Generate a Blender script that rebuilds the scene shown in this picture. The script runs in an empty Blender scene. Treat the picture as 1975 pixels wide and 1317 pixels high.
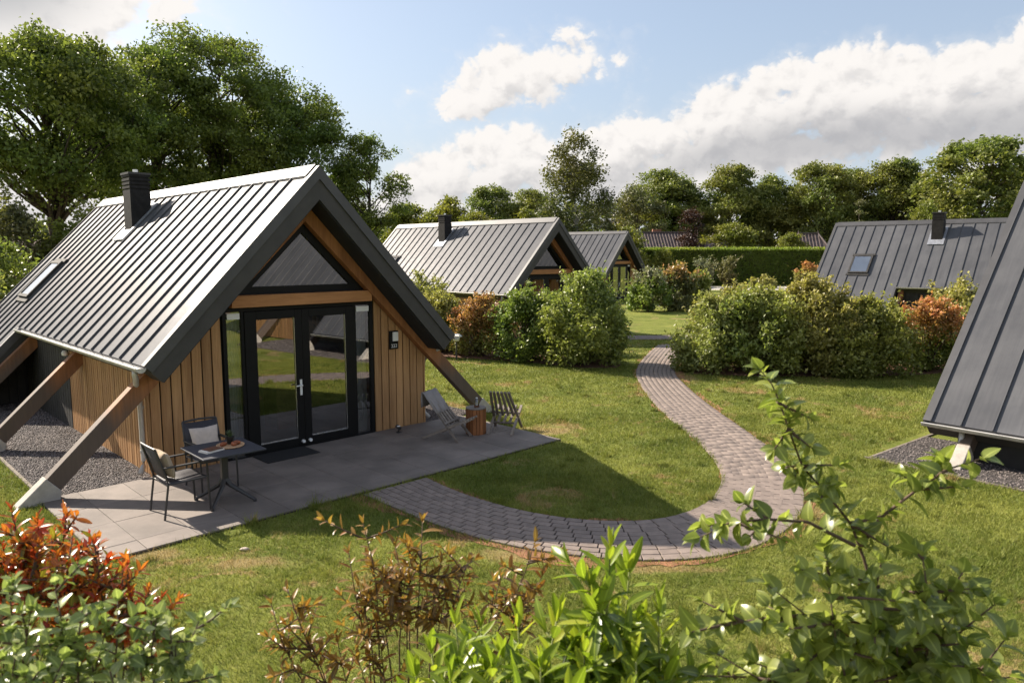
import bpy, math, random
import numpy as np
from mathutils import Vector, Matrix, Euler

R = math.radians
scene = bpy.context.scene
C = scene.collection
# ------------------------------------------------------------------ camera
cam_data = bpy.data.cameras.new('camera')
cam_data.lens = 25.77
cam_data.sensor_width = 36
cam_data.clip_start = 0.05
cam_data.clip_end = 5000
cam_data.dof.use_dof = True
cam_data.dof.focus_distance = 13.0
cam_data.dof.aperture_fstop = 4.0
cam = bpy.data.objects.new('camera', cam_data)
C.objects.link(cam)
cam.location = (0, 0, 3.0885)
cam.rotation_euler = (math.pi / 2 - 0.11925, 0, 0)
scene.camera = cam
CAM = np.array([0, 0, 3.0885])

# ------------------------------------------------------------------ light
SUN_AZ = R(-35.0 + 180)          # where the sun stands, counter-clockwise from +x
SUN_EL = R(33.8)
SUND = Vector((math.cos(SUN_AZ) * math.cos(SUN_EL), math.sin(SUN_AZ) * math.cos(SUN_EL), math.sin(SUN_EL)))
sun_data = bpy.data.lights.new('sun', 'SUN')
sun_data.energy = 5.0
sun_data.angle = R(0.55)
sun_data.color = (1.0, 0.895, 0.755)
sun = bpy.data.objects.new('sun', sun_data)
C.objects.link(sun)
sun.rotation_euler = (-SUND).to_track_quat('-Z', 'Y').to_euler()

scene.view_settings.view_transform = 'Standard'
scene.view_settings.look = 'None'
scene.view_settings.gamma = 1
scene.view_settings.use_curve_mapping = False
scene.view_settings.exposure = 1.08
scene.cycles.use_denoising = True
scene.cycles.max_bounces = 6
scene.cycles.diffuse_bounces = 3
scene.cycles.glossy_bounces = 3
scene.cycles.use_adaptive_sampling = True
scene.cycles.adaptive_threshold = 0.02
scene.cycles.transparent_max_bounces = 12
scene.cycles.sample_clamp_indirect = 6.0


# ------------------------------------------------------------------ node helper
class S:
    """a socket that can be used in arithmetic; builds Math nodes"""
    def __init__(self, nt, s):
        self.nt, self.s = nt, s

    def op(self, o, b=None, c=None, clamp=False):
        n = self.nt.nodes.new('ShaderNodeMath')
        n.operation = o
        n.use_clamp = clamp
        for i, v in enumerate((self, b, c)):
            if v is None:
                continue
            if isinstance(v, S):
                self.nt.links.new(v.s, n.inputs[i])
            else:
                n.inputs[i].default_value = v
        return S(self.nt, n.outputs[0])

    def __add__(self, b): return self.op('ADD', b)
    def __sub__(self, b): return self.op('SUBTRACT', b)
    def __mul__(self, b): return self.op('MULTIPLY', b)
    def __truediv__(self, b): return self.op('DIVIDE', b)
    def max(self, b): return self.op('MAXIMUM', b)
    def min(self, b): return self.op('MINIMUM', b)

    def smooth(self, a, b, lo=0.0, hi=1.0):
        n = self.nt.nodes.new('ShaderNodeMapRange')
        n.interpolation_type = 'SMOOTHSTEP'
        self.nt.links.new(self.s, n.inputs[0])
        for i, v in zip((1, 2, 3, 4), (a, b, lo, hi)):
            n.inputs[i].default_value = v
        return S(self.nt, n.outputs[0])


def noise(nt, vec, scale, detail=4.0, rough=0.55, dist=0.0):
    n = nt.nodes.new('ShaderNodeTexNoise')
    n.inputs['Scale'].default_value = scale
    n.inputs['Detail'].default_value = detail
    n.inputs['Roughness'].default_value = rough
    n.inputs['Distortion'].default_value = dist
    if vec is not None:
        nt.links.new(vec, n.inputs['Vector'])
    return S(nt, n.outputs[0])


def mixc(nt, fac, a, b, mode='MIX'):
    n = nt.nodes.new('ShaderNodeMix')
    n.data_type = 'RGBA'
    n.blend_type = mode
    for sock, v in ((n.inputs[0], fac), (n.inputs[6], a), (n.inputs[7], b)):
        if isinstance(v, S):
            nt.links.new(v.s, sock)
        elif hasattr(v, 'is_linked'):
            nt.links.new(v, sock)
        elif isinstance(v, (int, float)):
            sock.default_value = v
        else:
            sock.default_value = (*v, 1) if len(v) == 3 else v
    return n.outputs[2]


# ------------------------------------------------------------------ world: sky with cumulus
CLOUD_LO, CLOUD_HI = (2.1, 2.1, 2.2), (4.45, 4.28, 4.12)


def build_world():
    w = bpy.data.worlds.new('World')
    scene.world = w
    w.use_nodes = True
    nt = w.node_tree
    nt.nodes.clear()
    out = nt.nodes.new('ShaderNodeOutputWorld')
    bg = nt.nodes.new('ShaderNodeBackground')
    sky = nt.nodes.new('ShaderNodeTexSky')
    sky.sky_type = 'NISHITA'
    sky.sun_disc = False
    sky.sun_elevation = SUN_EL
    sky.sun_rotation = math.pi / 2 - SUN_AZ
    sky.altitude = 20
    sky.air_density = 1.15
    sky.dust_density = 1.6
    sky.ozone_density = 1.3
    tc = nt.nodes.new('ShaderNodeTexCoord')
    sep = nt.nodes.new('ShaderNodeSeparateXYZ')
    nt.links.new(tc.outputs['Generated'], sep.inputs[0])
    x, y, z = (S(nt, sep.outputs[i]) for i in range(3))
    az = x.op('ARCTAN2', y) * (180 / math.pi)        # degrees, 0 = +y
    el = z.op('ARCSINE') * (180 / math.pi)
    def curve(pts):
        top = nt.nodes.new('ShaderNodeFloatCurve')
        nt.links.new((az / 360.0 + 0.5).s, top.inputs['Value'])
        cv = top.mapping.curves[0]
        while len(cv.points) < len(pts):
            cv.points.new(0.5, 0.5)
        for p, (a, e) in zip(cv.points, pts):
            p.location = (a / 360 + 0.5, e / 40)
            p.handle_type = 'AUTO_CLAMPED'
        top.mapping.update()
        return S(nt, top.outputs[0]) * 40.0
    # how high the bank of cumulus reaches round the horizon, and where its flat grey base lies
    tope = curve([(-180, 13), (-120, 17), (-75, 12), (-50, 9), (-36, 8.0), (-24, 5.5), (-12, 4.0), (-9.5, 6.0), (-8, 7.4), (-5.4, 8.7), (-2.3, 9.4), (1.3, 10.0), (3.6, 9.2),
                  (7, 10.0), (9.4, 10.5), (11, 10.2), (13.2, 11.6), (18.5, 13.2), (22.6, 13.9), (27.1, 13.6), (29.0, 12.6), (30.6, 13.6), (34, 14.2), (45, 17), (70, 14), (110, 18), (150, 12), (180, 13)])
    base = curve([(-180, 6), (-120, 8), (-40, 3), (-12, 2), (-8, 4.2), (0, 4.6), (8, 5.2), (14, 6.8), (20, 7.6), (28, 7.9), (34, 7.8), (60, 6), (120, 7), (180, 6)])

    def blob(a0, e0, ra, re, tilt, A, E):
        t = R(tilt)
        dx, dy = A - a0, E - e0
        u = (dx * math.cos(t) + dy * math.sin(t)) / ra
        v = (dy * math.cos(t) - dx * math.sin(t)) / re
        return (u * u + v * v).op('SQRT') * -1.0 + 1.0, v   # 1 in the middle, 0 at the rim

    def billow(A, E, det):
        comb = nt.nodes.new('ShaderNodeCombineXYZ')
        nt.links.new(A.s, comb.inputs[0])
        nt.links.new((E * 1.25).s, comb.inputs[1])
        wn = nt.nodes.new('ShaderNodeTexNoise')
        wn.noise_dimensions = '2D'
        wn.inputs['Scale'].default_value = 0.26
        wn.inputs['Detail'].default_value = 4.0 + det
        wn.inputs['Roughness'].default_value = 0.58
        nt.links.new(comb.outputs[0], wn.inputs['Vector'])
        warp = nt.nodes.new('ShaderNodeVectorMath')
        warp.operation = 'MULTIPLY_ADD'
        nt.links.new(wn.outputs['Color'], warp.inputs[0])
        warp.inputs[1].default_value = (3.0, 3.0, 0)
        nt.links.new(comb.outputs[0], warp.inputs[2])
        vo = nt.nodes.new('ShaderNodeTexVoronoi')
        vo.voronoi_dimensions = '2D'
        vo.feature = 'F1'
        vo.normalize = True
        vo.inputs['Scale'].default_value = 0.42
        vo.inputs['Detail'].default_value = det
        vo.inputs['Roughness'].default_value = 0.55
        vo.inputs['Lacunarity'].default_value = 2.2
        nt.links.new(warp.outputs[0], vo.inputs['Vector'])
        return S(nt, wn.outputs[0]) - 0.5 + (S(nt, vo.outputs['Distance']) * -1.0 + 0.33) * 0.85

    def field(A, E, n):
        frac = (tope - E) / (tope - base)
        bank = ((tope - E) / 3.2).min(0.46) - frac.smooth(0.95, 1.5, 0.0, 0.42)
        small, sv = blob(0.4, 12.9, 7.0, 2.5, 14, A, E)
        left, lv = blob(-33.5, 16.2, 10.5, 4.6, 6, A, E)
        tuft, _ = blob(-24.8, 15.6, 1.9, 1.2, 25, A, E)
        high = noise(nt, tc.outputs['Generated'], 2.2, 3.0, 0.5) * 3.0 - 1.75
        high = high * E.smooth(24, 34) - E.smooth(20, 26, 0.0, 0.05)
        f = bank.max(small * 0.75).max(left * 0.9).max(tuft * 0.45).max(high.min(0.4) - E.smooth(22, 26, 0.8, 0.0))
        return f.max(-0.8) + n * 1.15, frac, sv, lv

    n0 = billow(az, el, 2.0)
    n1 = billow(az - 0.35, el + 0.75, 1.0)                # looked up towards the sun: lit or not
    f0, frac, sv, lv = field(az, el, n0)
    cover = f0.smooth(-0.02, 0.26)
    cover = cover.max(f0.smooth(-0.30, 0.25) * 0.22)
    relief = (n0 - n1).smooth(-0.42, 0.25)
    under = frac.smooth(0.30, 1.0) * frac.smooth(1.05, 1.5, 1.0, 0.25) * az.smooth(-8, 24, 0.45, 1.0)
    under = under.max(sv.smooth(0.1, -0.9) * blob(0.6, 12.9, 7.5, 3.4, 15, az, el)[0].smooth(0, 0.3) * 0.5)
    light = (relief * 0.44 + 0.60) * (under * -0.66 + 1.0)
    ccol = mixc(nt, light.smooth(0.1, 0.95), CLOUD_LO, CLOUD_HI)
    grey = blob(-36, 17.0, 10.0, 5.0, 0, az, el)[0].smooth(0.0, 0.7)
    ccol = mixc(nt, grey * 0.75, ccol, (1.95, 2.0, 2.12))
    # thin veil that whitens the blue towards the horizon
    veil = el.smooth(0, 17, 0.75, 0.45)
    skyc = mixc(nt, veil, mixc(nt, 1.0, sky.outputs[0], (0.77, 0.77, 0.77), 'MULTIPLY'), (2.52, 2.83, 3.45))
    col = mixc(nt, cover, skyc, ccol)
    nt.links.new(col, bg.inputs[0])
    bg.inputs[1].default_value = 0.105
    nt.links.new(bg.outputs[0], out.inputs[0])
    w.cycles.sampling_method = 'MANUAL'
    w.cycles.sample_map_resolution = 512


build_world()

# ------------------------------------------------------------------ materials
MATS = {}


def new_mat(name):
    m = bpy.data.materials.new(name)
    m.use_nodes = True
    nt = m.node_tree
    b = nt.nodes['Principled BSDF']
    MATS[name] = m
    return m, nt, b


def bump(nt, b, h, strength=0.3, dist=0.01):
    n = nt.nodes.new('ShaderNodeBump')
    n.inputs['Strength'].default_value = strength
    n.inputs['Distance'].default_value = dist
    nt.links.new(h.s, n.inputs['Height'])
    nt.links.new(n.outputs[0], b.inputs['Normal'])


def objco(nt, scale=(1, 1, 1), which='Object'):
    t = nt.nodes.new('ShaderNodeTexCoord')
    m = nt.nodes.new('ShaderNodeMapping')
    m.inputs['Scale'].default_value = scale
    nt.links.new(t.outputs[which], m.inputs[0])
    return m.outputs[0]


def worldco(nt, scale=(1, 1, 1)):
    t = nt.nodes.new('ShaderNodeNewGeometry')
    m = nt.nodes.new('ShaderNodeMapping')
    m.inputs['Scale'].default_value = scale
    nt.links.new(t.outputs['Position'], m.inputs[0])
    return m.outputs[0]


def piece_random(nt):
    o = nt.nodes.new('ShaderNodeObjectInfo')
    g = nt.nodes.new('ShaderNodeNewGeometry')
    return (S(nt, o.outputs['Random']) + S(nt, g.outputs['Random Per Island'])).op('FRACT')


def obj_random(nt):
    o = nt.nodes.new('ShaderNodeObjectInfo')
    return S(nt, o.outputs['Random'])


def simple(name, col, rough=0.6, metal=0.0, var=0.25, scale=6.0, bstr=0.0, bscale=60, spec=0.5, sc=(1, 1, 1), pr=0.0):
    m, nt, b = new_mat(name)
    co = worldco(nt, sc)
    n = noise(nt, co, scale, 5.0, 0.6)
    dark = tuple(c * (1 - var) for c in col)
    lite = tuple(min(1, c * (1 + var)) for c in col)
    c = mixc(nt, n.smooth(0.3, 0.7), dark, lite)
    if pr:
        r = piece_random(nt)
        c = mixc(nt, 1.0, c, mixc(nt, r, (1 - pr,) * 3, (1 + pr,) * 3), 'MULTIPLY')
    nt.links.new(c, b.inputs['Base Color'])
    b.inputs['Roughness'].default_value = rough
    b.inputs['Metallic'].default_value = metal
    b.inputs['Specular IOR Level'].default_value = spec
    if bstr:
        bump(nt, b, noise(nt, co, bscale, 4.0, 0.6), bstr, 0.01)
    return m


def wood(name, c1, c2, grain=(14, 14, 0.9), weather=None, rough=0.65, board=0.22, gscale=1.0):
    """long grained wood along local z (or the axis with the small grain scale)"""
    m, nt, b = new_mat(name)
    co = objco(nt, grain)
    o = nt.nodes.new('ShaderNodeObjectInfo')
    ad = nt.nodes.new('ShaderNodeVectorMath')
    ad.operation = 'ADD'
    sc = nt.nodes.new('ShaderNodeVectorMath')
    sc.operation = 'SCALE'
    cb = nt.nodes.new('ShaderNodeCombineXYZ')
    for i in range(3):
        nt.links.new(o.outputs['Random'], cb.inputs[i])
    nt.links.new(cb.outputs[0], sc.inputs[0])
    sc.inputs[3].default_value = 37.0
    nt.links.new(co, ad.inputs[0])
    nt.links.new(sc.outputs[0], ad.inputs[1])
    n = noise(nt, ad.outputs[0], 2.2 * gscale, 6.0, 0.62, 1.2)
    n2 = noise(nt, ad.outputs[0], 0.5 * gscale, 3.0, 0.5)
    c = mixc(nt, (n * 0.75 + n2 * 0.45 - 0.1).smooth(0.25, 0.75), c1, c2)
    r = obj_random(nt)
    c = mixc(nt, 1.0, c, mixc(nt, r, (1 - board,) * 3, (1 + board * 0.7,) * 3), 'MULTIPLY')
    if weather:
        # grey weathering of the lower, rain-beaten end of the timber
        g = nt.nodes.new('ShaderNodeNewGeometry')
        sp = nt.nodes.new('ShaderNodeSeparateXYZ')
        nt.links.new(g.outputs['Position'], sp.inputs[0])
        wz = (S(nt, sp.outputs[2]) + n2 * 0.7 - 0.35).smooth(weather[1], weather[2], 1.0, 0.0)
        c = mixc(nt, wz * weather[3], c, mixc(nt, n, tuple(v * 0.75 for v in weather[0]), tuple(v * 1.25 for v in weather[0])))
    nt.links.new(c, b.inputs['Base Color'])
    b.inputs['Roughness'].default_value = rough
    b.inputs['Specular IOR Level'].default_value = 0.3
    bump(nt, b, n, 0.25, 0.004)
    return m


def roof_metal():
    m, nt, b = new_mat('roof_metal')
    co = worldco(nt)
    n = noise(nt, co, 1.3, 5, 0.6)
    st = noise(nt, objco(nt, (0.5, 9.0, 1.0)), 1.6, 5, 0.65)
    c = mixc(nt, (n * 0.6 + st * 0.4).smooth(0.3, 0.7), (0.082, 0.084, 0.092), (0.120, 0.121, 0.128))
    r = obj_random(nt)
    c = mixc(nt, 1.0, c, mixc(nt, r, (0.93,) * 3, (1.07,) * 3), 'MULTIPLY')
    nt.links.new(c, b.inputs['Base Color'])
    b.inputs['Metallic'].default_value = 0.0
    b.inputs['Specular IOR Level'].default_value = 0.075
    b.inputs['Specular Tint'].default_value = (0.93, 0.90, 1.0, 1)
    nt.links.new((noise(nt, co, 7.0, 4, 0.6) * 0.5 + st * 0.5).smooth(0.3, 0.7, 0.39, 0.52).s, b.inputs['Roughness'])
    bump(nt, b, noise(nt, co, 2.6, 3, 0.5), 0.16, 0.03)


def glass(name, refl=0.24, tint=(0.55, 0.58, 0.58)):
    m, nt, b = new_mat(name)
    nt.nodes.remove(b)
    out = nt.nodes['Material Output']
    tr = nt.nodes.new('ShaderNodeBsdfTransparent')
    tr.inputs[0].default_value = (*tint, 1)
    gl = nt.nodes.new('ShaderNodeBsdfGlossy')
    gl.inputs['Color'].default_value = (0.95, 0.96, 0.97, 1)
    gl.inputs['Roughness'].default_value = 0.004
    fr = nt.nodes.new('ShaderNodeFresnel')
    fr.inputs[0].default_value = 1.5
    f = (S(nt, fr.outputs[0]) * 1.3 + refl).min(1.0)
    mx = nt.nodes.new('ShaderNodeMixShader')
    nt.links.new(f.s, mx.inputs[0])
    nt.links.new(tr.outputs[0], mx.inputs[1])
    nt.links.new(gl.outputs[0], mx.inputs[2])
    nt.links.new(mx.outputs[0], out.inputs[0])
    return m


def leafmat(name, dark, lite, trans=0.35, rough=0.5, spec=0.4, tip=None):
    """leaf: colour varies with the per-leaf tint attribute; light passes through"""
    m, nt, b = new_mat(name)
    out = nt.nodes['Material Output']
    at = nt.nodes.new('ShaderNodeAttribute')
    at.attribute_name = 'tint'
    t = S(nt, at.outputs['Fac'])
    r = piece_random(nt)
    f = (t * 0.75 + r * 0.25)
    c = mixc(nt, f, dark, lite)
    if tip:
        c = mixc(nt, f.smooth(0.72, 0.98), c, tip)
    rb = nt.nodes.new('ShaderNodeAttribute')
    rb.attribute_name = 'rib'
    rib = S(nt, rb.outputs['Fac']).smooth(0.80, 1.0)
    c = mixc(nt, rib * 0.55, c, tuple(min(1.0, v * 1.7 + 0.03) for v in lite))
    pl = nt.nodes.new('ShaderNodeNewGeometry')
    drift = noise(nt, pl.outputs['Position'], 0.16, 2, 0.5).smooth(0.3, 0.7)
    c = mixc(nt, 1.0, c, mixc(nt, drift, (0.86, 0.98, 0.95), (1.16, 1.03, 0.95)), 'MULTIPLY')
    nt.links.new(c, b.inputs['Base Color'])
    b.inputs['Roughness'].default_value = rough
    b.inputs['Specular IOR Level'].default_value = spec
    tl = nt.nodes.new('ShaderNodeBsdfTranslucent')
    c2 = mixc(nt, 1.0, c, (1.05, 1.15, 0.65), 'MULTIPLY')
    nt.links.new(c2, tl.inputs[0])
    mx = nt.nodes.new('ShaderNodeMixShader')
    mx.inputs[0].default_value = trans
    nt.links.new(b.outputs[0], mx.inputs[1])
    nt.links.new(tl.outputs[0], mx.inputs[2])
    nt.links.new(mx.outputs[0], out.inputs[0])
    return m


# worn places in the turf: x, y, half sizes
PATCHES = [(-3.75, 7.28, .42, .16), (-2.7, 7.05, .5, .15), (0.1, 7.22, .6, .16), (1.5, 6.92, .6, .13), (3.66, 8.4, .14, .4), (0.62, 12.6, .5, .4), (4.35, 18.2, .3, .8)]


def grass_colour(nt):
    co = worldco(nt)
    a = noise(nt, co, 0.55, 6, 0.62, 0.4)
    bn = noise(nt, co, 2.6, 4, 0.6)
    d = noise(nt, co, 0.9, 7, 0.68, 0.8)
    f = noise(nt, co, 14.0, 3, 0.6)
    c = mixc(nt, (a * 0.65 + bn * 0.35).smooth(0.36, 0.66), (0.118, 0.160, 0.024), (0.262, 0.285, 0.058))
    c = mixc(nt, f.smooth(0.35, 0.75) * 0.45, c, (0.29, 0.275, 0.09))
    dry = (d + f * 0.14).smooth(0.63, 0.73)
    sp = nt.nodes.new('ShaderNodeSeparateXYZ')
    nt.links.new(co, sp.inputs[0])
    X, Y = S(nt, sp.outputs[0]), S(nt, sp.outputs[1])
    dm = None
    for (px_, py_, rx, ry) in PATCHES:
        a_, b_ = (X - px_) * (1 / rx), (Y - py_) * (1 / ry)
        q_ = a_ * a_ + b_ * b_
        dm = q_ if dm is None else dm.min(q_)
    worn = (dm.op('SQRT') + (bn - 0.5) * 2.6 + (f - 0.5) * 1.0).smooth(0.35, 1.25, 1.0, 0.0)
    dry = dry.max(worn * 0.85)
    c = mixc(nt, dry * 0.85, c, (0.40, 0.28, 0.135))
    return c, f


def lawn_mats():
    m, nt, b = new_mat('lawn_ground')
    c, f = grass_colour(nt)
    c = mixc(nt, 1.0, c, (0.80, 0.80, 0.80), 'MULTIPLY')
    nt.links.new(c, b.inputs['Base Color'])
    b.inputs['Roughness'].default_value = 0.95
    b.inputs['Specular IOR Level'].default_value = 0.1
    bump(nt, b, noise(nt, worldco(nt), 40, 4, 0.7), 0.8, 0.03)
    m, nt, b = new_mat('grass_blade')
    out = nt.nodes['Material Output']
    c, f = grass_colour(nt)
    r = piece_random(nt)
    c = mixc(nt, 1.0, c, mixc(nt, r, (0.75, 0.78, 0.7), (1.35, 1.3, 1.2)), 'MULTIPLY')
    nt.links.new(c, b.inputs['Base Color'])
    b.inputs['Roughness'].default_value = 0.6
    b.inputs['Specular IOR Level'].default_value = 0.25
    tl = nt.nodes.new('ShaderNodeBsdfTranslucent')
    nt.links.new(c, tl.inputs[0])
    mx = nt.nodes.new('ShaderNodeMixShader')
    mx.inputs[0].default_value = 0.35
    nt.links.new(b.outputs[0], mx.inputs[1])
    nt.links.new(tl.outputs[0], mx.inputs[2])
    nt.links.new(mx.outputs[0], out.inputs[0])


roof_metal()
lawn_mats()
simple('verge_metal', (0.072, 0.071, 0.074), 0.5, 0.2, 0.12, 3.0, 0.05, 30)
simple('fascia', (0.046, 0.043, 0.041), 0.6, 0.0, 0.15, 3.0, 0.1, 60)
simple('soffit', (0.016, 0.016, 0.017), 0.8, 0.0, 0.2, 4.0)
simple('black_wall', (0.018, 0.017, 0.016), 0.8, 0.0, 0.3, 4.0)
simple('black_board', (0.022, 0.020, 0.018), 0.75, 0.0, 0.3, 6.0, 0.2, 60, pr=0.25)
simple('black_frame', (0.007, 0.007, 0.0075), 0.5, 0.0, 0.15, 5.0, spec=0.2)
simple('gutter_zinc', (0.50, 0.485, 0.46), 0.45, 0.25, 0.15, 5.0)
simple('chimney_brick', (0.020, 0.018, 0.0175), 0.7, 0.0, 0.3, 9.0, 0.3, 50, spec=0.25)
simple('dark_flashing', (0.045, 0.043, 0.042), 0.75, 0.0, 0.2, 6.0, spec=0.2)
simple('lead', (0.33, 0.34, 0.37), 0.45, 0.5, 0.2, 9.0, 0.2, 30)
simple('concrete', (0.43, 0.39, 0.34), 0.85, 0.0, 0.15, 7.0, 0.3, 70)
simple('kerb_concrete', (0.20, 0.165, 0.13), 0.9, 0.0, 0.25, 7.0, 0.3, 70)
simple('white_plastic', (0.78, 0.78, 0.76), 0.4, 0.0, 0.03, 4.0)
simple('steel', (0.7, 0.7, 0.7), 0.25, 0.9, 0.05, 4.0)
simple('interior_wall', (0.30, 0.27, 0.24), 0.8, 0.0, 0.1, 2.0)
simple('interior_floor', (0.16, 0.12, 0.09), 0.5, 0.0, 0.2, 2.0)
simple('curtain_cloth', (0.55, 0.56, 0.55), 0.85, 0.0, 0.06, 3.0)
simple('brown_furniture', (0.20, 0.09, 0.05), 0.5, 0.0, 0.2, 4.0)
simple('patio_slab', (0.176, 0.145, 0.124), 0.75, 0.0, 0.22, 1.7, 0.3, 90, pr=0.09)
simple('joint_sand', (0.036, 0.028, 0.023), 0.95, 0.0, 0.3, 20.0)
simple('paver', (0.208, 0.163, 0.137), 0.8, 0.0, 0.14, 9.0, 0.25, 80, pr=0.10)
simple('soil', (0.27, 0.125, 0.058), 0.95, 0.0, 0.35, 5.0, 0.8, 50)
simple('bed_soil', (0.17, 0.085, 0.050), 0.95, 0.0, 0.4, 6.0, 0.9, 40)
simple('gravel_base', (0.060, 0.050, 0.046), 0.95, 0.0, 0.4, 25.0, 1.0, 60)
simple('gravel_stone', (0.135, 0.114, 0.105), 0.8, 0.0, 0.25, 12.0, pr=0.8)
simple('pale_gravel', (0.45, 0.41, 0.36), 0.95, 0.0, 0.2, 6.0, 0.5, 30)
simple('dark_table', (0.055, 0.056, 0.066), 0.6, 0.0, 0.1, 6.0, spec=0.25)
simple('dark_metal', (0.055, 0.052, 0.052), 0.45, 0.3, 0.1, 6.0)
simple('sling', (0.040, 0.036, 0.042), 0.6, 0.0, 0.2, 60.0, 0.3, 300)
simple('beige_cloth', (0.46, 0.36, 0.25), 0.9, 0.0, 0.08, 14.0, 0.3, 200)
simple('cream_cloth', (0.60, 0.50, 0.43), 0.9, 0.0, 0.08, 14.0, 0.3, 200)
simple('grey_cloth', (0.26, 0.235, 0.225), 0.9, 0.0, 0.10, 14.0, 0.3, 200)
simple('doormat', (0.016, 0.015, 0.015), 0.95, 0.0, 0.3, 60.0, 0.8, 200)
simple('paper', (0.75, 0.70, 0.62), 0.8, 0.0, 0.03, 5)
simple('book_cover', (0.13, 0.055, 0.030), 0.5, 0.0, 0.25, 8)
simple('tray_wood', (0.55, 0.34, 0.19), 0.6, 0.0, 0.12, 20)
simple('pastry', (0.27, 0.075, 0.025), 0.55, 0.0, 0.35, 30, 0.4, 60)
simple('black_pot', (0.02, 0.02, 0.02), 0.5)
simple('stone', (0.40, 0.33, 0.28), 0.8, 0.0, 0.15, 9.0, 0.4, 40)
simple('roof_tile', (0.105, 0.078, 0.072), 0.8, 0.0, 0.3, 2.0)
simple('brick_wall', (0.26, 0.12, 0.075), 0.9, 0.0, 0.2, 3.0)
simple('shed_roof', (0.20, 0.135, 0.11), 0.85, 0.0, 0.25, 2.0)
simple('bark', (0.075, 0.058, 0.043), 0.95, 0.0, 0.4, 5.0, 0.8, 14)
simple('birch_bark', (0.42, 0.40, 0.36), 0.9, 0.0, 0.5, 5.0, 0.4, 14)
simple('twig', (0.10, 0.062, 0.040), 0.8, 0.0, 0.3, 12.0)
simple('green_twig', (0.22, 0.24, 0.06), 0.6, 0.0, 0.2, 12.0)
wood('cladding', (0.31, 0.158, 0.066), (0.53, 0.305, 0.138), (10, 10, 0.55), board=0.20)
wood('timber', (0.215, 0.085, 0.032), (0.37, 0.160, 0.062), (8, 8, 0.6), weather=((0.105, 0.084, 0.069), 0.75, 1.45, 0.95), board=0.08)
wood('beam_wood', (0.33, 0.145, 0.055), (0.52, 0.25, 0.10), (0.8, 8, 8), board=0.05)
wood('grey_wood', (0.15, 0.122, 0.098), (0.30, 0.25, 0.21), (3, 3, 3), board=0.22)
wood('barrel_wood', (0.20, 0.075, 0.028), (0.36, 0.15, 0.058), (10, 10, 0.8), board=0.22)
glass('door_glass')
glass('thin_glass', 0.05, (0.93, 0.95, 0.94))
glass('skylight_glass', 0.12, (0.85, 0.87, 0.9))
leafmat('oak_leaf', (0.0791, 0.1173, 0.0281), (0.2485, 0.2867, 0.0701), 0.40)
leafmat('wood_leaf', (0.0935, 0.1188, 0.0308), (0.2970, 0.3135, 0.0858), 0.36)
leafmat('light_leaf', (0.1100, 0.1250, 0.0220), (0.2900, 0.2950, 0.0650), 0.38)
leafmat('birch_leaf', (0.0726, 0.0898, 0.0264), (0.1980, 0.1980, 0.0686), 0.30)
leafmat('dusty_leaf', (0.0935, 0.0968, 0.0374), (0.2200, 0.2035, 0.0880), 0.30)
leafmat('dark_leaf', (0.012, 0.020, 0.006), (0.036, 0.046, 0.014), 0.2)
leafmat('purple_leaf', (0.026, 0.012, 0.010), (0.085, 0.040, 0.030), 0.25)
leafmat('shrub_leaf', (0.1037, 0.1403, 0.0342), (0.3660, 0.3965, 0.1159), 0.38, 0.42)
leafmat('olive_leaf', (0.1323, 0.1437, 0.0403), (0.4140, 0.4025, 0.1380), 0.38, 0.42)
leafmat('deep_leaf', (0.0900, 0.1344, 0.0300), (0.2880, 0.3420, 0.0900), 0.38, 0.42)
leafmat('red_leaf', (0.1900, 0.1430, 0.0450), (0.5700, 0.3055, 0.1350), 0.38, 0.38, tip=(0.66, 0.30, 0.17))
leafmat('pale_leaf', (0.1500, 0.1450, 0.0750), (0.3600, 0.3300, 0.2100), 0.3, 0.5)
leafmat('hedge_leaf', (0.1000, 0.1350, 0.0220), (0.3000, 0.3450, 0.0620), 0.42, 0.5)
leafmat('laurel_leaf', (0.0810, 0.1350, 0.0162), (0.3038, 0.3847, 0.0405), 0.46, 0.30, 0.5, tip=(0.40, 0.42, 0.05))
leafmat('bronze_leaf', (0.1263, 0.0776, 0.0267), (0.3713, 0.2252, 0.0624), 0.44, 0.32, 0.5, tip=(0.30, 0.125, 0.030))
leafmat('photinia_leaf', (0.2640, 0.0770, 0.0242), (0.6820, 0.1870, 0.0374), 0.42, 0.28, 0.5, tip=(0.55, 0.20, 0.035))
leafmat('crimson_leaf', (0.22, 0.030, 0.016), (0.60, 0.075, 0.028), 0.40, 0.28, 0.5)
leafmat('photinia_green', (0.1200, 0.1100, 0.0200), (0.3000, 0.2300, 0.0350), 0.38, 0.28, 0.5)
leafmat('sapling_leaf', (0.1079, 0.1568, 0.0350), (0.3594, 0.3989, 0.1063), 0.46, 0.30, 0.5)
leafmat('holly_leaf', (0.1079, 0.1510, 0.0431), (0.4312, 0.4600, 0.1725), 0.42, 0.28, 0.5, tip=(0.50, 0.49, 0.30))
leafmat('succulent', (0.10, 0.14, 0.07), (0.24, 0.29, 0.17), 0.2)


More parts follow.
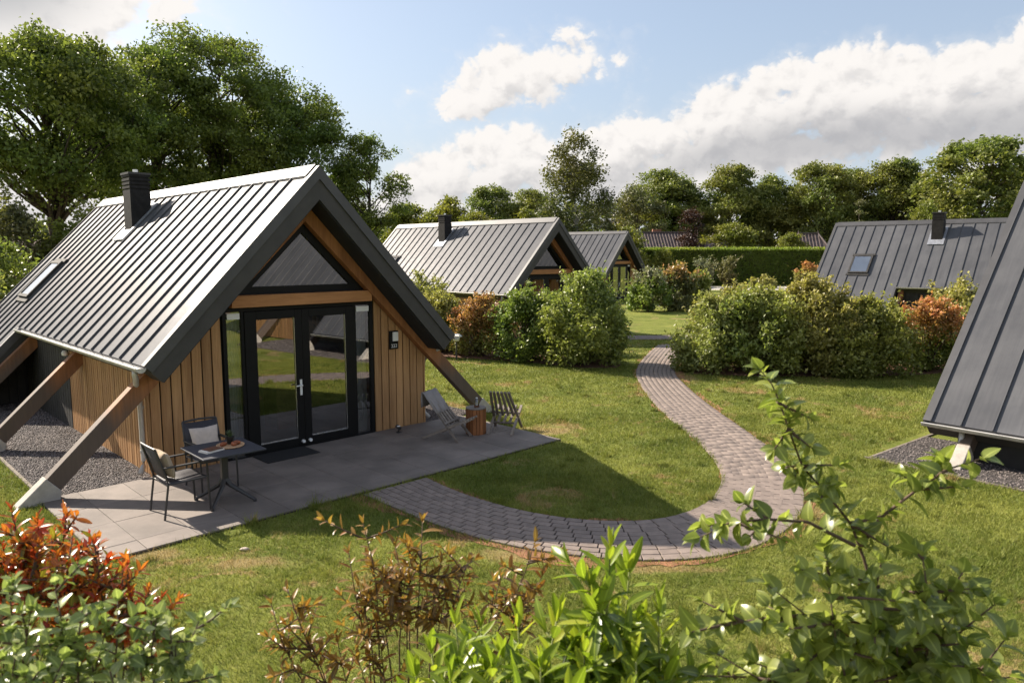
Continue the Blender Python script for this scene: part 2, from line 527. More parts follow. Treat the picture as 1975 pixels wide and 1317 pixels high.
# ------------------------------------------------------------------ mesh helpers
class MB:
    def __init__(self):
        self.v, self.f, self.sm = [], [], []

    def quad(self, *idx):
        self.f.append(tuple(idx))

    def box(self, x0, x1, y0, y1, z0, z1, m=None):
        b = len(self.v)
        p = [(x, y, z) for z in (z0, z1) for y in (y0, y1) for x in (x0, x1)]
        if m is not None:
            p = [tuple(m @ Vector(q)) for q in p]
        self.v += p
        for q in ((0, 2, 3, 1), (4, 5, 7, 6), (0, 1, 5, 4), (2, 6, 7, 3), (0, 4, 6, 2), (1, 3, 7, 5)):
            self.f.append(tuple(b + i for i in q))
        return self

    def prism(self, poly, d0, d1, axis='y'):
        """polygon (a,b) extruded along an axis: y -> (a,d,b); x -> (d,a,b); z -> (a,b,d)"""
        b = len(self.v)
        n = len(poly)
        mk = {'y': lambda a, c, d: (a, d, c), 'x': lambda a, c, d: (d, a, c), 'z': lambda a, c, d: (a, c, d)}[axis]
        self.v += [mk(a, c, d0) for a, c in poly] + [mk(a, c, d1) for a, c in poly]
        self.f.append(tuple(b + i for i in range(n)))
        self.f.append(tuple(b + n + i for i in reversed(range(n))))
        for i in range(n):
            j = (i + 1) % n
            self.f.append((b + i, b + n + i, b + n + j, b + j))
        return self

    def tube(self, pts, rad, n=8, cap=True):
        pts = [Vector(p) for p in pts]
        if not hasattr(rad, '__len__'):
            rad = [rad] * len(pts)
        b = len(self.v)
        up = Vector((0, 0, 1))
        for i, p in enumerate(pts):
            t = (pts[min(i + 1, len(pts) - 1)] - pts[max(i - 1, 0)])
            t = t.normalized() if t.length > 1e-9 else Vector((0, 0, 1))
            a = t.cross(up)
            if a.length < 0.05:
                a = t.cross(Vector((1, 0, 0)))
            a.normalize()
            c = a.cross(t)
            for k in range(n):
                q = p + (a * math.cos(2 * math.pi * k / n) + c * math.sin(2 * math.pi * k / n)) * rad[i]
                self.v.append(tuple(q))
        for i in range(len(pts) - 1):
            for k in range(n):
                k2 = (k + 1) % n
                self.f.append((b + i * n + k, b + i * n + k2, b + (i + 1) * n + k2, b + (i + 1) * n + k))
        if cap:
            self.f.append(tuple(b + k for k in reversed(range(n))))
            self.f.append(tuple(b + (len(pts) - 1) * n + k for k in range(n)))
        return self

    def lathe(self, prof, n=20, c=(0, 0, 0)):
        b = len(self.v)
        for r, z in prof:
            for k in range(n):
                a = 2 * math.pi * k / n
                self.v.append((c[0] + r * math.cos(a), c[1] + r * math.sin(a), c[2] + z))
        for i in range(len(prof) - 1):
            for k in range(n):
                k2 = (k + 1) % n
                self.f.append((b + i * n + k, b + i * n + k2, b + (i + 1) * n + k2, b + (i + 1) * n + k))
        self.f.append(tuple(b + k for k in reversed(range(n))))
        self.f.append(tuple(b + (len(prof) - 1) * n + k for k in range(n)))
        return self

    def mesh(self, name, mat, smooth=False):
        me = bpy.data.meshes.new(name)
        me.from_pydata(self.v, [], self.f)
        if mat:
            me.materials.append(MATS[mat])
        if smooth:
            me.polygons.foreach_set('use_smooth', [True] * len(me.polygons))
        me.update()
        return me

    def build(self, name, mat, parent=None, smooth=False, bevel=0, **k):
        o = link(name, self.mesh(name, mat, smooth), parent, **k)
        if bevel:
            m = o.modifiers.new('bevel', 'BEVEL')
            m.width = bevel
            m.segments = 2
            m.limit_method = 'ANGLE'
        return o


def link(name, me, parent=None, loc=None, rot=None, scale=None, **tags):
    o = bpy.data.objects.new(name, me)
    C.objects.link(o)
    if parent is not None:
        o.parent = parent
    if loc is not None:
        o.location = loc
    if rot is not None:
        o.rotation_euler = rot
    if scale is not None:
        o.scale = scale
    for k, v in tags.items():
        if v:
            o[k] = v
    return o


def thing(name, label, category, loc=(0, 0, 0), rz=0.0, group=None):
    o = bpy.data.objects.new(name, None)
    C.objects.link(o)
    o.empty_display_size = 0.2
    o.location = loc
    o.rotation_euler = (0, 0, rz)
    o['label'] = label
    o['category'] = category
    if group:
        o['group'] = group
    return o


KIDS = {}


def copy_tree(o, parent=None):
    c = o.copy()
    C.objects.link(c)
    c.parent = parent
    for ch in list(o.children):
        copy_tree(ch, c)
    return c


def arr_mesh(name, V, F, mat, tint=None, mats=None, midx=None):
    """mesh from numpy arrays: F is (n,3) or (n,4)"""
    me = bpy.data.meshes.new(name)
    V = np.ascontiguousarray(V, np.float32)
    F = np.ascontiguousarray(F, np.int32)
    n, k = F.shape
    me.vertices.add(len(V))
    me.vertices.foreach_set('co', V.ravel())
    me.loops.add(n * k)
    me.loops.foreach_set('vertex_index', F.ravel())
    me.polygons.add(n)
    me.polygons.foreach_set('loop_start', np.arange(0, n * k, k, dtype=np.int32))
    me.polygons.foreach_set('loop_total', np.full(n, k, np.int32))
    for mm in (mats or [mat]):
        me.materials.append(MATS[mm])
    if midx is not None:
        me.polygons.foreach_set('material_index', np.ascontiguousarray(midx, np.int32))
    if tint is not None:
        a = me.attributes.new('tint', 'FLOAT', 'POINT')
        a.data.foreach_set('value', np.ascontiguousarray(tint, np.float32))
    me.update(calc_edges=True)
    return me


# ------------------------------------------------------------------ frames of the place
TH1 = 0.78007
H1 = (-3.2889, 11.5159)


def h1(u, v, z=0.0):
    c, s = math.cos(TH1), math.sin(TH1)
    return (H1[0] + u * c - v * s, H1[1] + u * s + v * c, z)


HOUSES = [  # x, y, z, yaw, label
    (-3.2889, 11.5159, 0.0, TH1, 'large nearest cabin with number 222 and glazed double doors, left of the lawn'),
    (1.32, 27.85, 0.02, 0.757, 'middle cabin half hidden by shrubs behind the nearest cabin'),
    (6.95, 47.6, 0.12, 0.855, 'smallest most distant cabin just behind the middle cabin'),
    (22.05, 27.45, 0.10, 0.826, 'grey roofed cabin behind the bushes on the right, seen from its side'),
    (15.237, 5.652, 0.0, 0.682, 'cabin cut off by the right edge of the picture, only its grey roof showing'),
]


def to_local(h, P):
    c, s = math.cos(h[3]), math.sin(h[3])
    x, y = P[:, 0] - h[0], P[:, 1] - h[1]
    return x * c + y * s, -x * s + y * c


# ------------------------------------------------------------------ path outline (both edges, metres)
INNER = [(-1.18, 9.83), (-0.71, 9.24), (-0.09, 8.68), (0.48, 8.34), (1.02, 8.19), (1.56, 8.20), (2.02, 8.40), (2.42, 8.78), (2.74, 9.32),
         (2.95, 9.90), (3.06, 10.60), (3.09, 11.55), (3.05, 12.45), (2.98, 13.5), (2.95, 15.0), (3.02, 16.9), (3.20, 18.7), (3.58, 20.4), (4.22, 22.5), (4.95, 24.6)]
OUTER = [(-1.92, 9.12), (-1.38, 8.57), (-0.85, 8.05), (-0.25, 7.60), (0.40, 7.28), (1.24, 7.09), (2.0, 7.16), (2.60, 7.47), (3.12, 7.98), (3.52, 8.62),
         (3.84, 9.45), (4.02, 10.35), (4.09, 11.3), (4.08, 12.4), (4.04, 13.7), (4.03, 15.3), (4.09, 17.1), (4.24, 18.8), (4.72, 20.6), (5.40, 22.8), (6.15, 25.2)]


def resample(pts, n):
    P = np.array(pts, float)
    # Catmull-Rom through the points, then even arc length
    Q = np.vstack([2 * P[0] - P[1], P, 2 * P[-1] - P[-2]])
    out = []
    for i in range(1, len(Q) - 2):
        t = np.linspace(0, 1, 24, endpoint=False)[:, None]
        a, b, c, d = Q[i - 1], Q[i], Q[i + 1], Q[i + 2]
        out.append(0.5 * (2 * b + (c - a) * t + (2 * a - 5 * b + 4 * c - d) * t ** 2 + (3 * b - a - 3 * c + d) * t ** 3))
    out.append(P[-1:])
    out = np.vstack(out)
    s = np.concatenate([[0], np.cumsum(np.hypot(*np.diff(out, axis=0).T))])
    u = np.linspace(0, s[-1], n)
    return np.stack([np.interp(u, s, out[:, k]) for k in (0, 1)], 1)


PIN, POUT = resample(INNER, 260), resample(OUTER, 260)
CROSS_A, CROSS_B = np.array([2.2, 26.6]), np.array([7.6, 27.2])      # the crossing path


def in_path(P, grow=0.0):
    res = poly_in(P, [tuple(p) for p in PIN[::3]] + [tuple(p) for p in POUT[::-3]])
    E = np.vstack([PIN[::1], POUT[::1]])
    cand = np.where(~res & (P[:, 0] > -2.5) & (P[:, 0] < 7))[0]
    if grow > 0:
        for a in range(0, len(cand), 20000):
            q = P[cand[a:a + 20000]]
            d = np.full(len(q), 9.0)
            for e in E:
                d = np.minimum(d, (q[:, 0] - e[0]) ** 2 + (q[:, 1] - e[1]) ** 2)
            res[cand[a:a + 20000]] = d < grow * grow
    ab = CROSS_B - CROSS_A
    t = ((P - CROSS_A) @ ab) / (ab @ ab)
    dd = np.abs((P - CROSS_A) @ np.array([-ab[1], ab[0]]) / np.hypot(*ab))
    return res | ((t > -0.02) & (t < 1.02) & (dd < 0.6 + grow))


# ------------------------------------------------------------------ ground
def ribbon(name, A, B, z, mat, label=None, jitter=0.0, rng=None, thick=0.0):
    n = len(A)
    V, F = [], []
    for i in range(n):
        d = (B[i] - A[i])
        d = d / np.hypot(*d)
        ja, jb = ((rng.uniform(-1, 1) * jitter, rng.uniform(-1, 1) * jitter) if rng else (0, 0))
        a, b = A[i] - d * ja, B[i] + d * jb
        V += [(*a, z), (*b, z)]
    for i in range(n - 1):
        F.append((2 * i, 2 * i + 1, 2 * i + 3, 2 * i + 2))
    me = bpy.data.meshes.new(name)
    me.from_pydata(V, [], F)
    me.materials.append(MATS[mat])
    if me.polygons[0].normal.z < 0:
        me.flip_normals()
    return link(name, me, None, kind='structure', label=label)


def ground():
    mb = MB()
    n = 40
    mb.v = [(0, 40, 0)] + [(1600 * math.cos(2 * math.pi * k / n), 40 + 1600 * math.sin(2 * math.pi * k / n), 0) for k in range(n)]
    mb.f = [(0, 1 + k, 1 + (k + 1) % n) for k in range(n)]
    mb.build('lawn', 'lawn_ground', kind='structure', label='green lawn with dry yellow patches around the cabins')
    rng = random.Random(4)
    d = (POUT - PIN) / np.hypot(*(POUT - PIN).T)[:, None]
    k = np.linspace(0, 26, 260)
    ja = 0.05 + 0.05 * np.sin(k * 2.1) + 0.04 * np.sin(k * 5.3 + 1)
    jb = 0.14 + 0.07 * np.sin(k * 1.7 + 2) + 0.05 * np.sin(k * 4.1)
    ribbon('soil_verge', PIN - d * ja[:, None], POUT + d * jb[:, None], 0.006, 'soil', 'rust brown bare soil along the edges of the brick path', 0.035, rng)
    # planting beds below the shrubs
    def bed(name, pts, label):
        P = np.array(pts, float)
        V = [(*P.mean(0), 0.010)]
        m = len(P)
        Q = []
        for i in range(m):
            for t in np.linspace(0, 1, 8, endpoint=False):
                p = P[i] * (1 - t) + P[(i + 1) % m] * t
                p = p + (p - P.mean(0)) * rng.uniform(-0.02, 0.02)
                Q.append((*p, 0.010))
        me = bpy.data.meshes.new(name)
        me.from_pydata(V + Q, [], [(0, 1 + i, 1 + (i + 1) % len(Q)) for i in range(len(Q))])
        me.materials.append(MATS['bed_soil'])
        if me.polygons[0].normal.z < 0:
            me.flip_normals()
        link(name, me, None, kind='structure', label=label)
    bed('planting_bed', BED_L, 'brown soil bed under the shrubs left of the path')
    bed('planting_bed', BED_R, 'brown soil bed under the bushes right of the path')
    mb = MB()
    mb.box(8.5, 40, 62.5, 70.0, -0.1, 0.012)
    mb.build('driveway', 'pale_gravel', kind='structure', label='pale gravel driveway in front of the clipped hedge')


BED_L = [(-3.6, 22.3), (-1.0, 21.4), (0.6, 20.6), (1.9, 19.6), (2.9, 19.7), (3.1, 20.5), (2.2, 21.6), (0.2, 22.8), (-2.5, 23.8), (-4.2, 24.0)]
BED_R = [(4.55, 18.7), (6.0, 18.3), (9.0, 18.25), (11.5, 18.8), (13.8, 20.3), (13.6, 21.6), (10.0, 20.4), (6.5, 20.1), (5.1, 20.0)]


def poly_in(P, poly):
    x, y = P[:, 0], P[:, 1]
    r = np.zeros(len(P), bool)
    n = len(poly)
    for i in range(n):
        (x0, y0), (x1, y1) = poly[i], poly[(i + 1) % n]
        c = ((y0 > y) != (y1 > y)) & (x < (x1 - x0) * (y - y0) / (y1 - y0 + 1e-12) + x0)
        r ^= c
    return r


def covered(P, grow=0.0):
    """where no grass grows"""
    r = in_path(P, 0.02 + grow)
    u, v = to_local(HOUSES[0], P)
    r |= (u > -3.74 - grow) & (u < 3.22 + grow) & (v > -2.62 - grow) & (v < 0.3)
    for h in HOUSES:
        u, v = to_local(h, P)
        r |= (np.abs(u) < 3.70 + grow) & (v > -0.2) & (v < 10.4)
    u, v = to_local(HOUSES[4], P)
    r |= (u > -4.32) & (u < 0) & (v > 2) & (v < 10.25)
    return r | poly_in(P, BED_L) | poly_in(P, BED_R)


ground()


# ------------------------------------------------------------------ brick path
def brick_mesh():
    """unit paver, chamfered top; 1 x 1 x 1 scaled per piece"""
    mb = MB()
    c = 0.022
    ring = lambda e, z: [(-.5 + e, -.5 + e * 2, z), (.5 - e, -.5 + e * 2, z), (.5 - e, .5 - e * 2, z), (-.5 + e, .5 - e * 2, z)]
    mb.v = ring(0, 0) + ring(0, 0.9) + ring(c * 0.7, 1.0)
    for k in (0, 4):
        for i in range(4):
            j = (i + 1) % 4
            mb.f.append((k + i, k + j, k + 4 + j, k + 4 + i))
    mb.f.append((8, 9, 10, 11))
    return mb


def path():
    rng = random.Random(8)
    root = ribbon('brick_path', PIN, POUT, 0.012, 'joint_sand', 'curving grey brick path from the terrace to the crossing')
    ub = brick_mesh()
    pieces = []   # x, y, ang, length, width
    NC = 9
    for c in range(NC):
        t0, t1 = c / NC, (c + 1) / NC
        tm = (t0 + t1) / 2
        L = PIN * (1 - tm) + POUT * tm
        wid = np.hypot(*(PIN - POUT).T) / NC
        s = np.concatenate([[0], np.cumsum(np.hypot(*np.diff(L, axis=0).T))])
        nb = int(round(s[-1] / 0.205))
        step = s[-1] / nb
        off = 0.5 * (c % 2)
        for i in range(nb + (1 if off else 0)):
            a, b = (i - off) * step, (i + 1 - off) * step
            a, b = max(a, 0), min(b, s[-1])
            if b - a < 0.04:
                continue
            m = (a + b) / 2
            pa = np.array([np.interp(a, s, L[:, k]) for k in (0, 1)])
            pb = np.array([np.interp(b, s, L[:, k]) for k in (0, 1)])
            w = np.interp(m, s, wid)
            p = (pa + pb) / 2
            an = math.atan2(pb[1] - pa[1], pb[0] - pa[0]) + rng.uniform(-.004, .004)
            pieces.append((p[0], p[1], an, np.hypot(*(pb - pa)) - 0.013, w - 0.012, rng.uniform(-0.0012, 0.0012), rng.uniform(-.003, .003), rng.uniform(-.003, .003)))
    # crossing path
    ab = CROSS_B - CROSS_A
    ln = np.hypot(*ab)
    ab = ab / ln
    nr = np.array([-ab[1], ab[0]])
    an = math.atan2(ab[1], ab[0])
    for c in range(11):
        for i in range(int(ln / 0.21)):
            p = CROSS_A + ab * ((i + 0.5 * (c % 2) + 0.5) * 0.21) + nr * ((c - 5) * 0.108)
            pieces.append((p[0], p[1], an, 0.2, 0.1, rng.uniform(-0.003, 0.003), 0, 0))
    pieces.sort(key=lambda q: q[0] ** 2 + q[1] ** 2)
    # pick for single pieces the ones that show largest and lie in view
    vis = [q for q in pieces if abs(q[0]) < 0.66 * q[1]]
    single = set(id(q) for q in vis[:300])
    me = ub.mesh('brick', 'paver')
    U = np.array(ub.v)
    F = ub.f
    VV, FF = [], []
    for q in pieces:
        x, y, a, l, w, dz, rx, ry = q
        if id(q) in single:
            link('brick', me, root, loc=(x, y, -0.026 + dz), rot=(rx, ry, a), scale=(l, w, 0.05))
        else:
            P = U * np.array([l, w, 0.05])
            ca, sa = math.cos(a), math.sin(a)
            X = np.stack([P[:, 0] * ca - P[:, 1] * sa + x, P[:, 0] * sa + P[:, 1] * ca + y, P[:, 2] - 0.026 + dz], 1)
            b = len(VV) * len(U)
            VV.append(X)
            FF += [tuple(b + i for i in f) for f in F]
    me2 = arr_mesh('more_bricks', np.vstack(VV), np.array(FF), 'paver')
    link('more_bricks', me2, root, kind='stuff')
    ca = np.stack([CROSS_A + nr * 0.6, CROSS_B + nr * 0.6])
    cb = np.stack([CROSS_A - nr * 0.6, CROSS_B - nr * 0.6])
    ribbon('crossing_path', ca, cb, 0.016, 'joint_sand', 'brick path crossing beyond the shrubs')


path()


# ------------------------------------------------------------------ terrace
def terrace():
    root = thing('terrace', 'grey slab terrace in front of the nearest cabin', 'terrace', h1(0, 0, 0), TH1)
    del root['category']
    root['kind'] = 'structure'
    rng = random.Random(3)
    MB().box(-3.73, 3.20, -2.60, -0.02, -0.1, 0.014).build('bedding', 'joint_sand', root)
    us = [-3.73, -3.30]
    while us[-1] < 3.0:
        us.append(round(us[-1] + 0.545, 3))
    us[-1] = 3.20
    vs = [-2.60, -2.27, -1.52, -0.78, -0.02]
    cache = {}
    for i in range(len(us) - 1):
        for j in range(len(vs) - 1):
            w, l = us[i + 1] - us[i] - 0.0045, vs[j + 1] - vs[j] - 0.0045
            key = (round(w, 3), round(l, 3))
            if key not in cache:
                mb = MB()
                e = 0.004
                ring = lambda k, z: [(-w / 2 + k, -l / 2 + k, z), (w / 2 - k, -l / 2 + k, z), (w / 2 - k, l / 2 - k, z), (-w / 2 + k, l / 2 - k, z)]
                mb.v = ring(0, -0.03) + ring(0, 0.026) + ring(e, 0.030)
                for k in (0, 4):
                    for q in range(4):
                        r_ = (q + 1) % 4
                        mb.f.append((k + q, k + r_, k + 4 + r_, k + 4 + q))
                mb.f.append((8, 9, 10, 11))
                cache[key] = mb.mesh('slab', 'patio_slab')
            link('slab', cache[key], root, loc=((us[i] + us[i + 1]) / 2, (vs[j] + vs[j + 1]) / 2, rng.uniform(-.0015, .0015)),
                 rot=(rng.uniform(-.002, .002), rng.uniform(-.002, .002), 0))
    # concrete edging between gravel and grass, and gravel beds
    e = thing('edging_kerb', 'thin concrete kerb between gravel strip and grass left of the nearest cabin', 'kerb', h1(0, 0, 0), TH1)
    for k in range(8):
        MB().box(-3.685, -3.642, 0.0 + k * 1.0, 0.99 + k * 1.0, -0.1, 0.024).build('kerb_stone', 'kerb_concrete', e)
    e = thing('edging_kerb', 'thin kerb around the gravel beside the right cabin', 'kerb', (HOUSES[4][0], HOUSES[4][1], 0), HOUSES[4][3])
    for k in range(7):
        MB().box(-4.365, -4.332, 3.3 + k * 1.0, 4.29 + k * 1.0, -0.1, 0.022).build('kerb_stone', 'kerb_concrete', e)
    for k in range(5):
        MB().box(-4.33 + k * 0.9, -3.44 + k * 0.9, 10.202, 10.24, -0.1, 0.022).build('kerb_stone', 'kerb_concrete', e)

    def gravel(h, rects, n, label, seed):
        rg = np.random.default_rng(seed)
        # base sheet
        mb = MB()
        for (a, b, c, d_) in rects:
            mb.box(a, b, c, d_, -0.1, 0.018)
        o = mb.build('gravel_bed', 'gravel_base', kind='structure', label=label)
        o.location = (h[0], h[1], 0)
        o.rotation_euler = (0, 0, h[3])
        V, F = [], []
        base = np.array([(1, 0, 0), (-1, 0, 0), (0, 1, 0), (0, -1, 0), (0, 0, 1), (0, 0, -1)], float)
        tri = np.array([(0, 2, 4), (2, 1, 4), (1, 3, 4), (3, 0, 4), (2, 0, 5), (1, 2, 5), (3, 1, 5), (0, 3, 5)])
        ar = np.array([(b - a) * (d_ - c) for a, b, c, d_ in rects])
        for (a, b, c, d_), k in zip(rects, (ar / ar.sum() * n).astype(int)):
            P = np.stack([rg.uniform(a, b, k), rg.uniform(c, d_, k), np.full(k, 0.020)], 1)
            sz = rg.uniform(0.009, 0.022, k)
            pts = base[None] * (sz[:, None, None]) * rg.uniform(0.6, 1.3, (k, 6, 1)) * np.array([1, 1, 0.7])
            an = rg.uniform(0, 6.28, k)
            ca, sa = np.cos(an)[:, None], np.sin(an)[:, None]
            X = np.stack([pts[..., 0] * ca - pts[..., 1] * sa, pts[..., 0] * sa + pts[..., 1] * ca, pts[..., 2]], 2) + P[:, None]
            o0 = sum(len(v) for v in V)
            V.append(X.reshape(-1, 3))
            F.append((tri[None] + (o0 + 6 * np.arange(k))[:, None, None]).reshape(-1, 3))
        g = link('gravel', arr_mesh('gravel', np.vstack(V), np.vstack(F), 'gravel_stone'), None, kind='stuff', label=label.replace('bed of', 'loose'))
        g.location = (h[0], h[1], 0)
        g.rotation_euler = (0, 0, h[3])
    gravel(HOUSES[0], [(-3.64, -2.30, 0.0, 7.6)], 26000, 'bed of dark grey gravel beside the nearest cabin on the left', 5)
    gravel(HOUSES[0], [(2.35, 3.6, 0.0, 4.0)], 6000, 'bed of dark grey gravel beside the nearest cabin behind the deck chairs', 6)
    gravel(HOUSES[4], [(-4.33, -2.3, 3.0, 10.2)], 9000, 'bed of dark grey gravel beside the right cabin', 7)


terrace()

# ------------------------------------------------------------------ cabins
T = 1.0483              # roof slope
ZA = 4.365              # ridge
OV, E1, E2, A1, LR = 0.602, 2.586, 3.618, 6.364, 9.75
CS, SN = 1 / math.hypot(1, T), T / math.hypot(1, T)     # cos, sin of the slope
WL = 2.354
zr = lambda u: ZA - T * abs(u)
tb = lambda u: 3.58 - 0.98 * abs(u)                      # lower edge of the gable timbers


def roof_frame(side):
    """x = down the slope, y = along the ridge, z = out of the roof"""
    s = -1 if side < 0 else 1
    return Matrix(((s * CS, 0, s * SN, 0), (0, 1, 0, 0), (-SN, 0, CS, ZA), (0, 0, 0, 1)))


def make_cabin(label):
    root = thing('cabin', label, 'cabin', (0, 0, 0), 0, 'timber cabins with steep grey metal roofs')
    rng = random.Random(12)
    # ---- roof
    t_ = 0.31
    du, dz = t_ * SN, t_ * CS

    def chevron(e, top, th):
        d1, d2 = th * SN, th * CS
        return [(0, ZA + top), (e, zr(e) + top), (e - d1, zr(e) + top - d2), (0, ZA + top - th / CS), (-(e - d1), zr(e) + top - d2), (-e, zr(e) + top)]
    mb = MB()
    mb.prism(chevron(E1 - 0.004, -0.028, t_), -OV, A1 - 0.003)
    mb.prism(chevron(E2 - 0.004, -0.028, t_), A1, LR)
    roof = mb.build('roof', 'fascia', root)
    # verge trims
    mb = MB()
    mb.prism(chevron(E1 + 0.01, 0.018, 0.135), -OV - 0.025, -OV + 0.09)
    mb.build('verge_trim', 'verge_metal', roof)
    mb = MB()
    mb.prism(chevron(E2 + 0.01, 0.018, 0.135), LR - 0.09, LR + 0.025)
    mb.build('verge_trim', 'verge_metal', roof)
    for s in (-1, 1):
        u0, u1 = E1 + 0.02, E2 + 0.01
        MB().prism([(s * u0, zr(u0) + .018), (s * u1, zr(u1) + .018), (s * (u1 - .1), zr(u1) - .08), (s * (u0 - .1), zr(u0) - .08)], A1 - 0.02, A1 + 0.06).build('verge_trim', 'verge_metal', roof)
    # soffit lining of the front overhang
    mb = MB()
    for s in (-1, 1):
        z0 = -0.028 - t_ / CS - 0.004
        mb.prism([(0, ZA + z0), (s * (E1 - du - .02), zr(E1 - du - .02) + z0), (s * (E1 - du - .02), zr(E1 - du - .02) + z0 - .02), (0, ZA + z0 - .02)], -OV + 0.03, A1 - 0.05)
    mb.build('soffit', 'soffit', roof)
    # ridge cap
    mb = MB()
    w = 0.17
    mb.prism([(0, ZA + .045), (w, zr(w) + .045), (w, zr(w) + .012), (0, ZA + .012), (-w, zr(w) + .012), (-w, zr(w) + .045)], -OV + 0.09, LR - 0.09)
    mb.build('ridge_cap', 'verge_metal', roof)
    # standing seam panels: tray plus upstand, one object each
    def panel(length, width):
        mb = MB()
        mb.box(0.10, length, 0.0, width, -0.026, 0.0)
        mb.box(0.10, length, width - 0.007, width + 0.007, 0.0005, 0.030)
        return mb
    nf, nr_ = 16, 8
    pf, pr = (A1 + OV - 0.09) / nf, (LR - 0.09 - A1) / nr_
    ml = panel(E1 / CS, pf).mesh('roof_panel', 'roof_metal')
    mr = panel(E2 / CS, pr).mesh('roof_panel', 'roof_metal')
    for side in (-1, 1):
        fr = roof_frame(side)
        for i in range(nf):
            o = link('roof_panel', ml, roof)
            o.matrix_local = fr @ Matrix.Translation((0, -OV + 0.09 + i * pf, rng.uniform(-.001, .001)))
        for i in range(nr_):
            o = link('roof_panel', mr, roof)
            o.matrix_local = fr @ Matrix.Translation((0, A1 + i * pr, rng.uniform(-.001, .001)))
    # ---- skylight
    for side in (-1, 1):
        sk = bpy.data.objects.new('skylight', None)
        C.objects.link(sk)
        sk.parent = root
        sk.matrix_local = roof_frame(side)
        s0, s1, v0, v1 = 1.42 / CS, 2.13 / CS, 7.62, 8.42
        mb = MB()
        f = 0.07
        mb.box(s0, s1, v0, v0 + f, 0.002, 0.085).box(s0, s1, v1 - f, v1, 0.002, 0.085)
        mb.box(s0, s0 + f, v0 + f, v1 - f, 0.002, 0.085).box(s1 - f, s1, v0 + f, v1 - f, 0.002, 0.085)
        mb.build('frame', 'dark_flashing', sk)
        pq = MB()
        pq.v = [(s0 + f, v0 + f, 0.07), (s1 - f, v0 + f, 0.07), (s1 - f, v1 - f, 0.07), (s0 + f, v1 - f, 0.07)]
        pq.f = [(0, 1, 2, 3)]
        pq.build('pane', 'skylight_glass', sk)
        MB().box(s0 + f, s1 - f, v0 + f, v1 - f, 0.040, 0.062).build('blind', 'white_plastic', sk)
        MB().box(s0 - 0.09, s0 - 0.003, v0 - 0.06, v1 + 0.06, 0.002, 0.05).build('flashing', 'dark_flashing', sk)
        MB().box(s1 + 0.003, s1 + 0.10, v0 - 0.06, v1 + 0.06, 0.002, 0.04).build('flashing', 'dark_flashing', sk)
    # ---- chimney on the left slope
    ch = MB()
    cx, cy, hw, hd = -0.60, 5.42, 0.19, 0.215
    zt = 4.68
    ch.box(cx - hw, cx + hw, cy - hd, cy + hd, 3.2, zt - 0.34)
    cho = ch.build('chimney', 'chimney_brick', root)
    mb = MB()
    for k in range(4):
        z = zt - 0.34 + k * 0.075
        mb.box(cx - hw + .015, cx + hw - .015, cy - hd + .015, cy + hd - .015, z, z + 0.03)
        mb.box(cx - hw - .006, cx + hw + .006, cy - hd - .006, cy + hd + .006, z + 0.03, z + 0.075)
    mb.build('louvre', 'chimney_brick', cho)
    MB().box(cx - hw - .02, cx + hw + .02, cy - hd - .02, cy + hd + .02, zt - 0.04, zt).build('chimney_cap', 'dark_metal', cho)
    MB().tube([(cx, cy, zt), (cx, cy, zt + 0.07)], 0.05, 12).build('flue', 'steel', cho)
    fl = MB()
    m = roof_frame(-1)
    fl.box(0.28 / CS, 0.405 / CS, cy - 0.30, cy + 0.30, 0.003, 0.05, m).box(0.795 / CS, 0.98 / CS, cy - 0.30, cy + 0.30, 0.003, 0.043, m)
    fl.box(0.405 / CS, 0.795 / CS, cy - 0.30, cy - hd - .002, 0.003, 0.043, m).box(0.405 / CS, 0.795 / CS, cy + hd + .002, cy + 0.30, 0.003, 0.043, m)
    fl.build('flashing', 'lead', cho)
    # ---- walls (dark core) with boards
    wall = MB()
    for s in (-1, 1):
        p = [(s * 1.30, 0), (s * (WL - .02), 0), (s * (WL - .02), tb(WL) + .28), (s * 1.30, tb(1.3) + .28)]
        wall.prism(p, 0.025, 0.12)
        wall.box(s * (WL - .12) if s > 0 else -(WL - .02), s * (WL - .02) if s > 0 else -(WL - .12), 0.12, 7.3, 0, 1.62)
        a, b = (WL - .02, 3.35)
        wall.prism([(s * a, 0), (s * b, 0), (s * b, zr(b) - .38), (s * a, zr(a) - .38)], 7.3, 7.42)
        x0, x1 = (3.23, 3.35) if s > 0 else (-3.35, -3.23)
        wall.box(x0, x1, 7.42, LR - 0.5, 0, zr(3.35) - .38)
    wall.prism([(-3.35, 0), (3.35, 0), (3.35, zr(3.35) - .38), (0, ZA - .42), (-3.35, zr(3.35) - .38)], LR - 0.5, LR - 0.38)
    wo = wall.build('wall', 'black_wall', root)
    ins = MB()
    ins.prism([(-2.2, 0.01), (2.2, 0.01), (2.2, 1.5), (1.0, 2.75), (-1.0, 2.75), (-2.2, 1.5)], 4.2, 4.3)
    ins.build('partition', 'interior_wall', root)
    MB().box(-WL + .13, WL - .13, 0.0, 4.2, -0.05, 0.03).build('floor', 'interior_floor', root)
    MB().box(0.15, 0.75, 1.3, 1.8, 0.03, 1.05).build('cupboard', 'brown_furniture', root, bevel=0.01)
    MB().box(-1.2, -0.3, 1.6, 2.6, 0.03, 0.5).box(-1.2, -0.3, 2.4, 2.6, 0.5, 0.85).build('sofa', 'interior_wall', root, bevel=0.03)
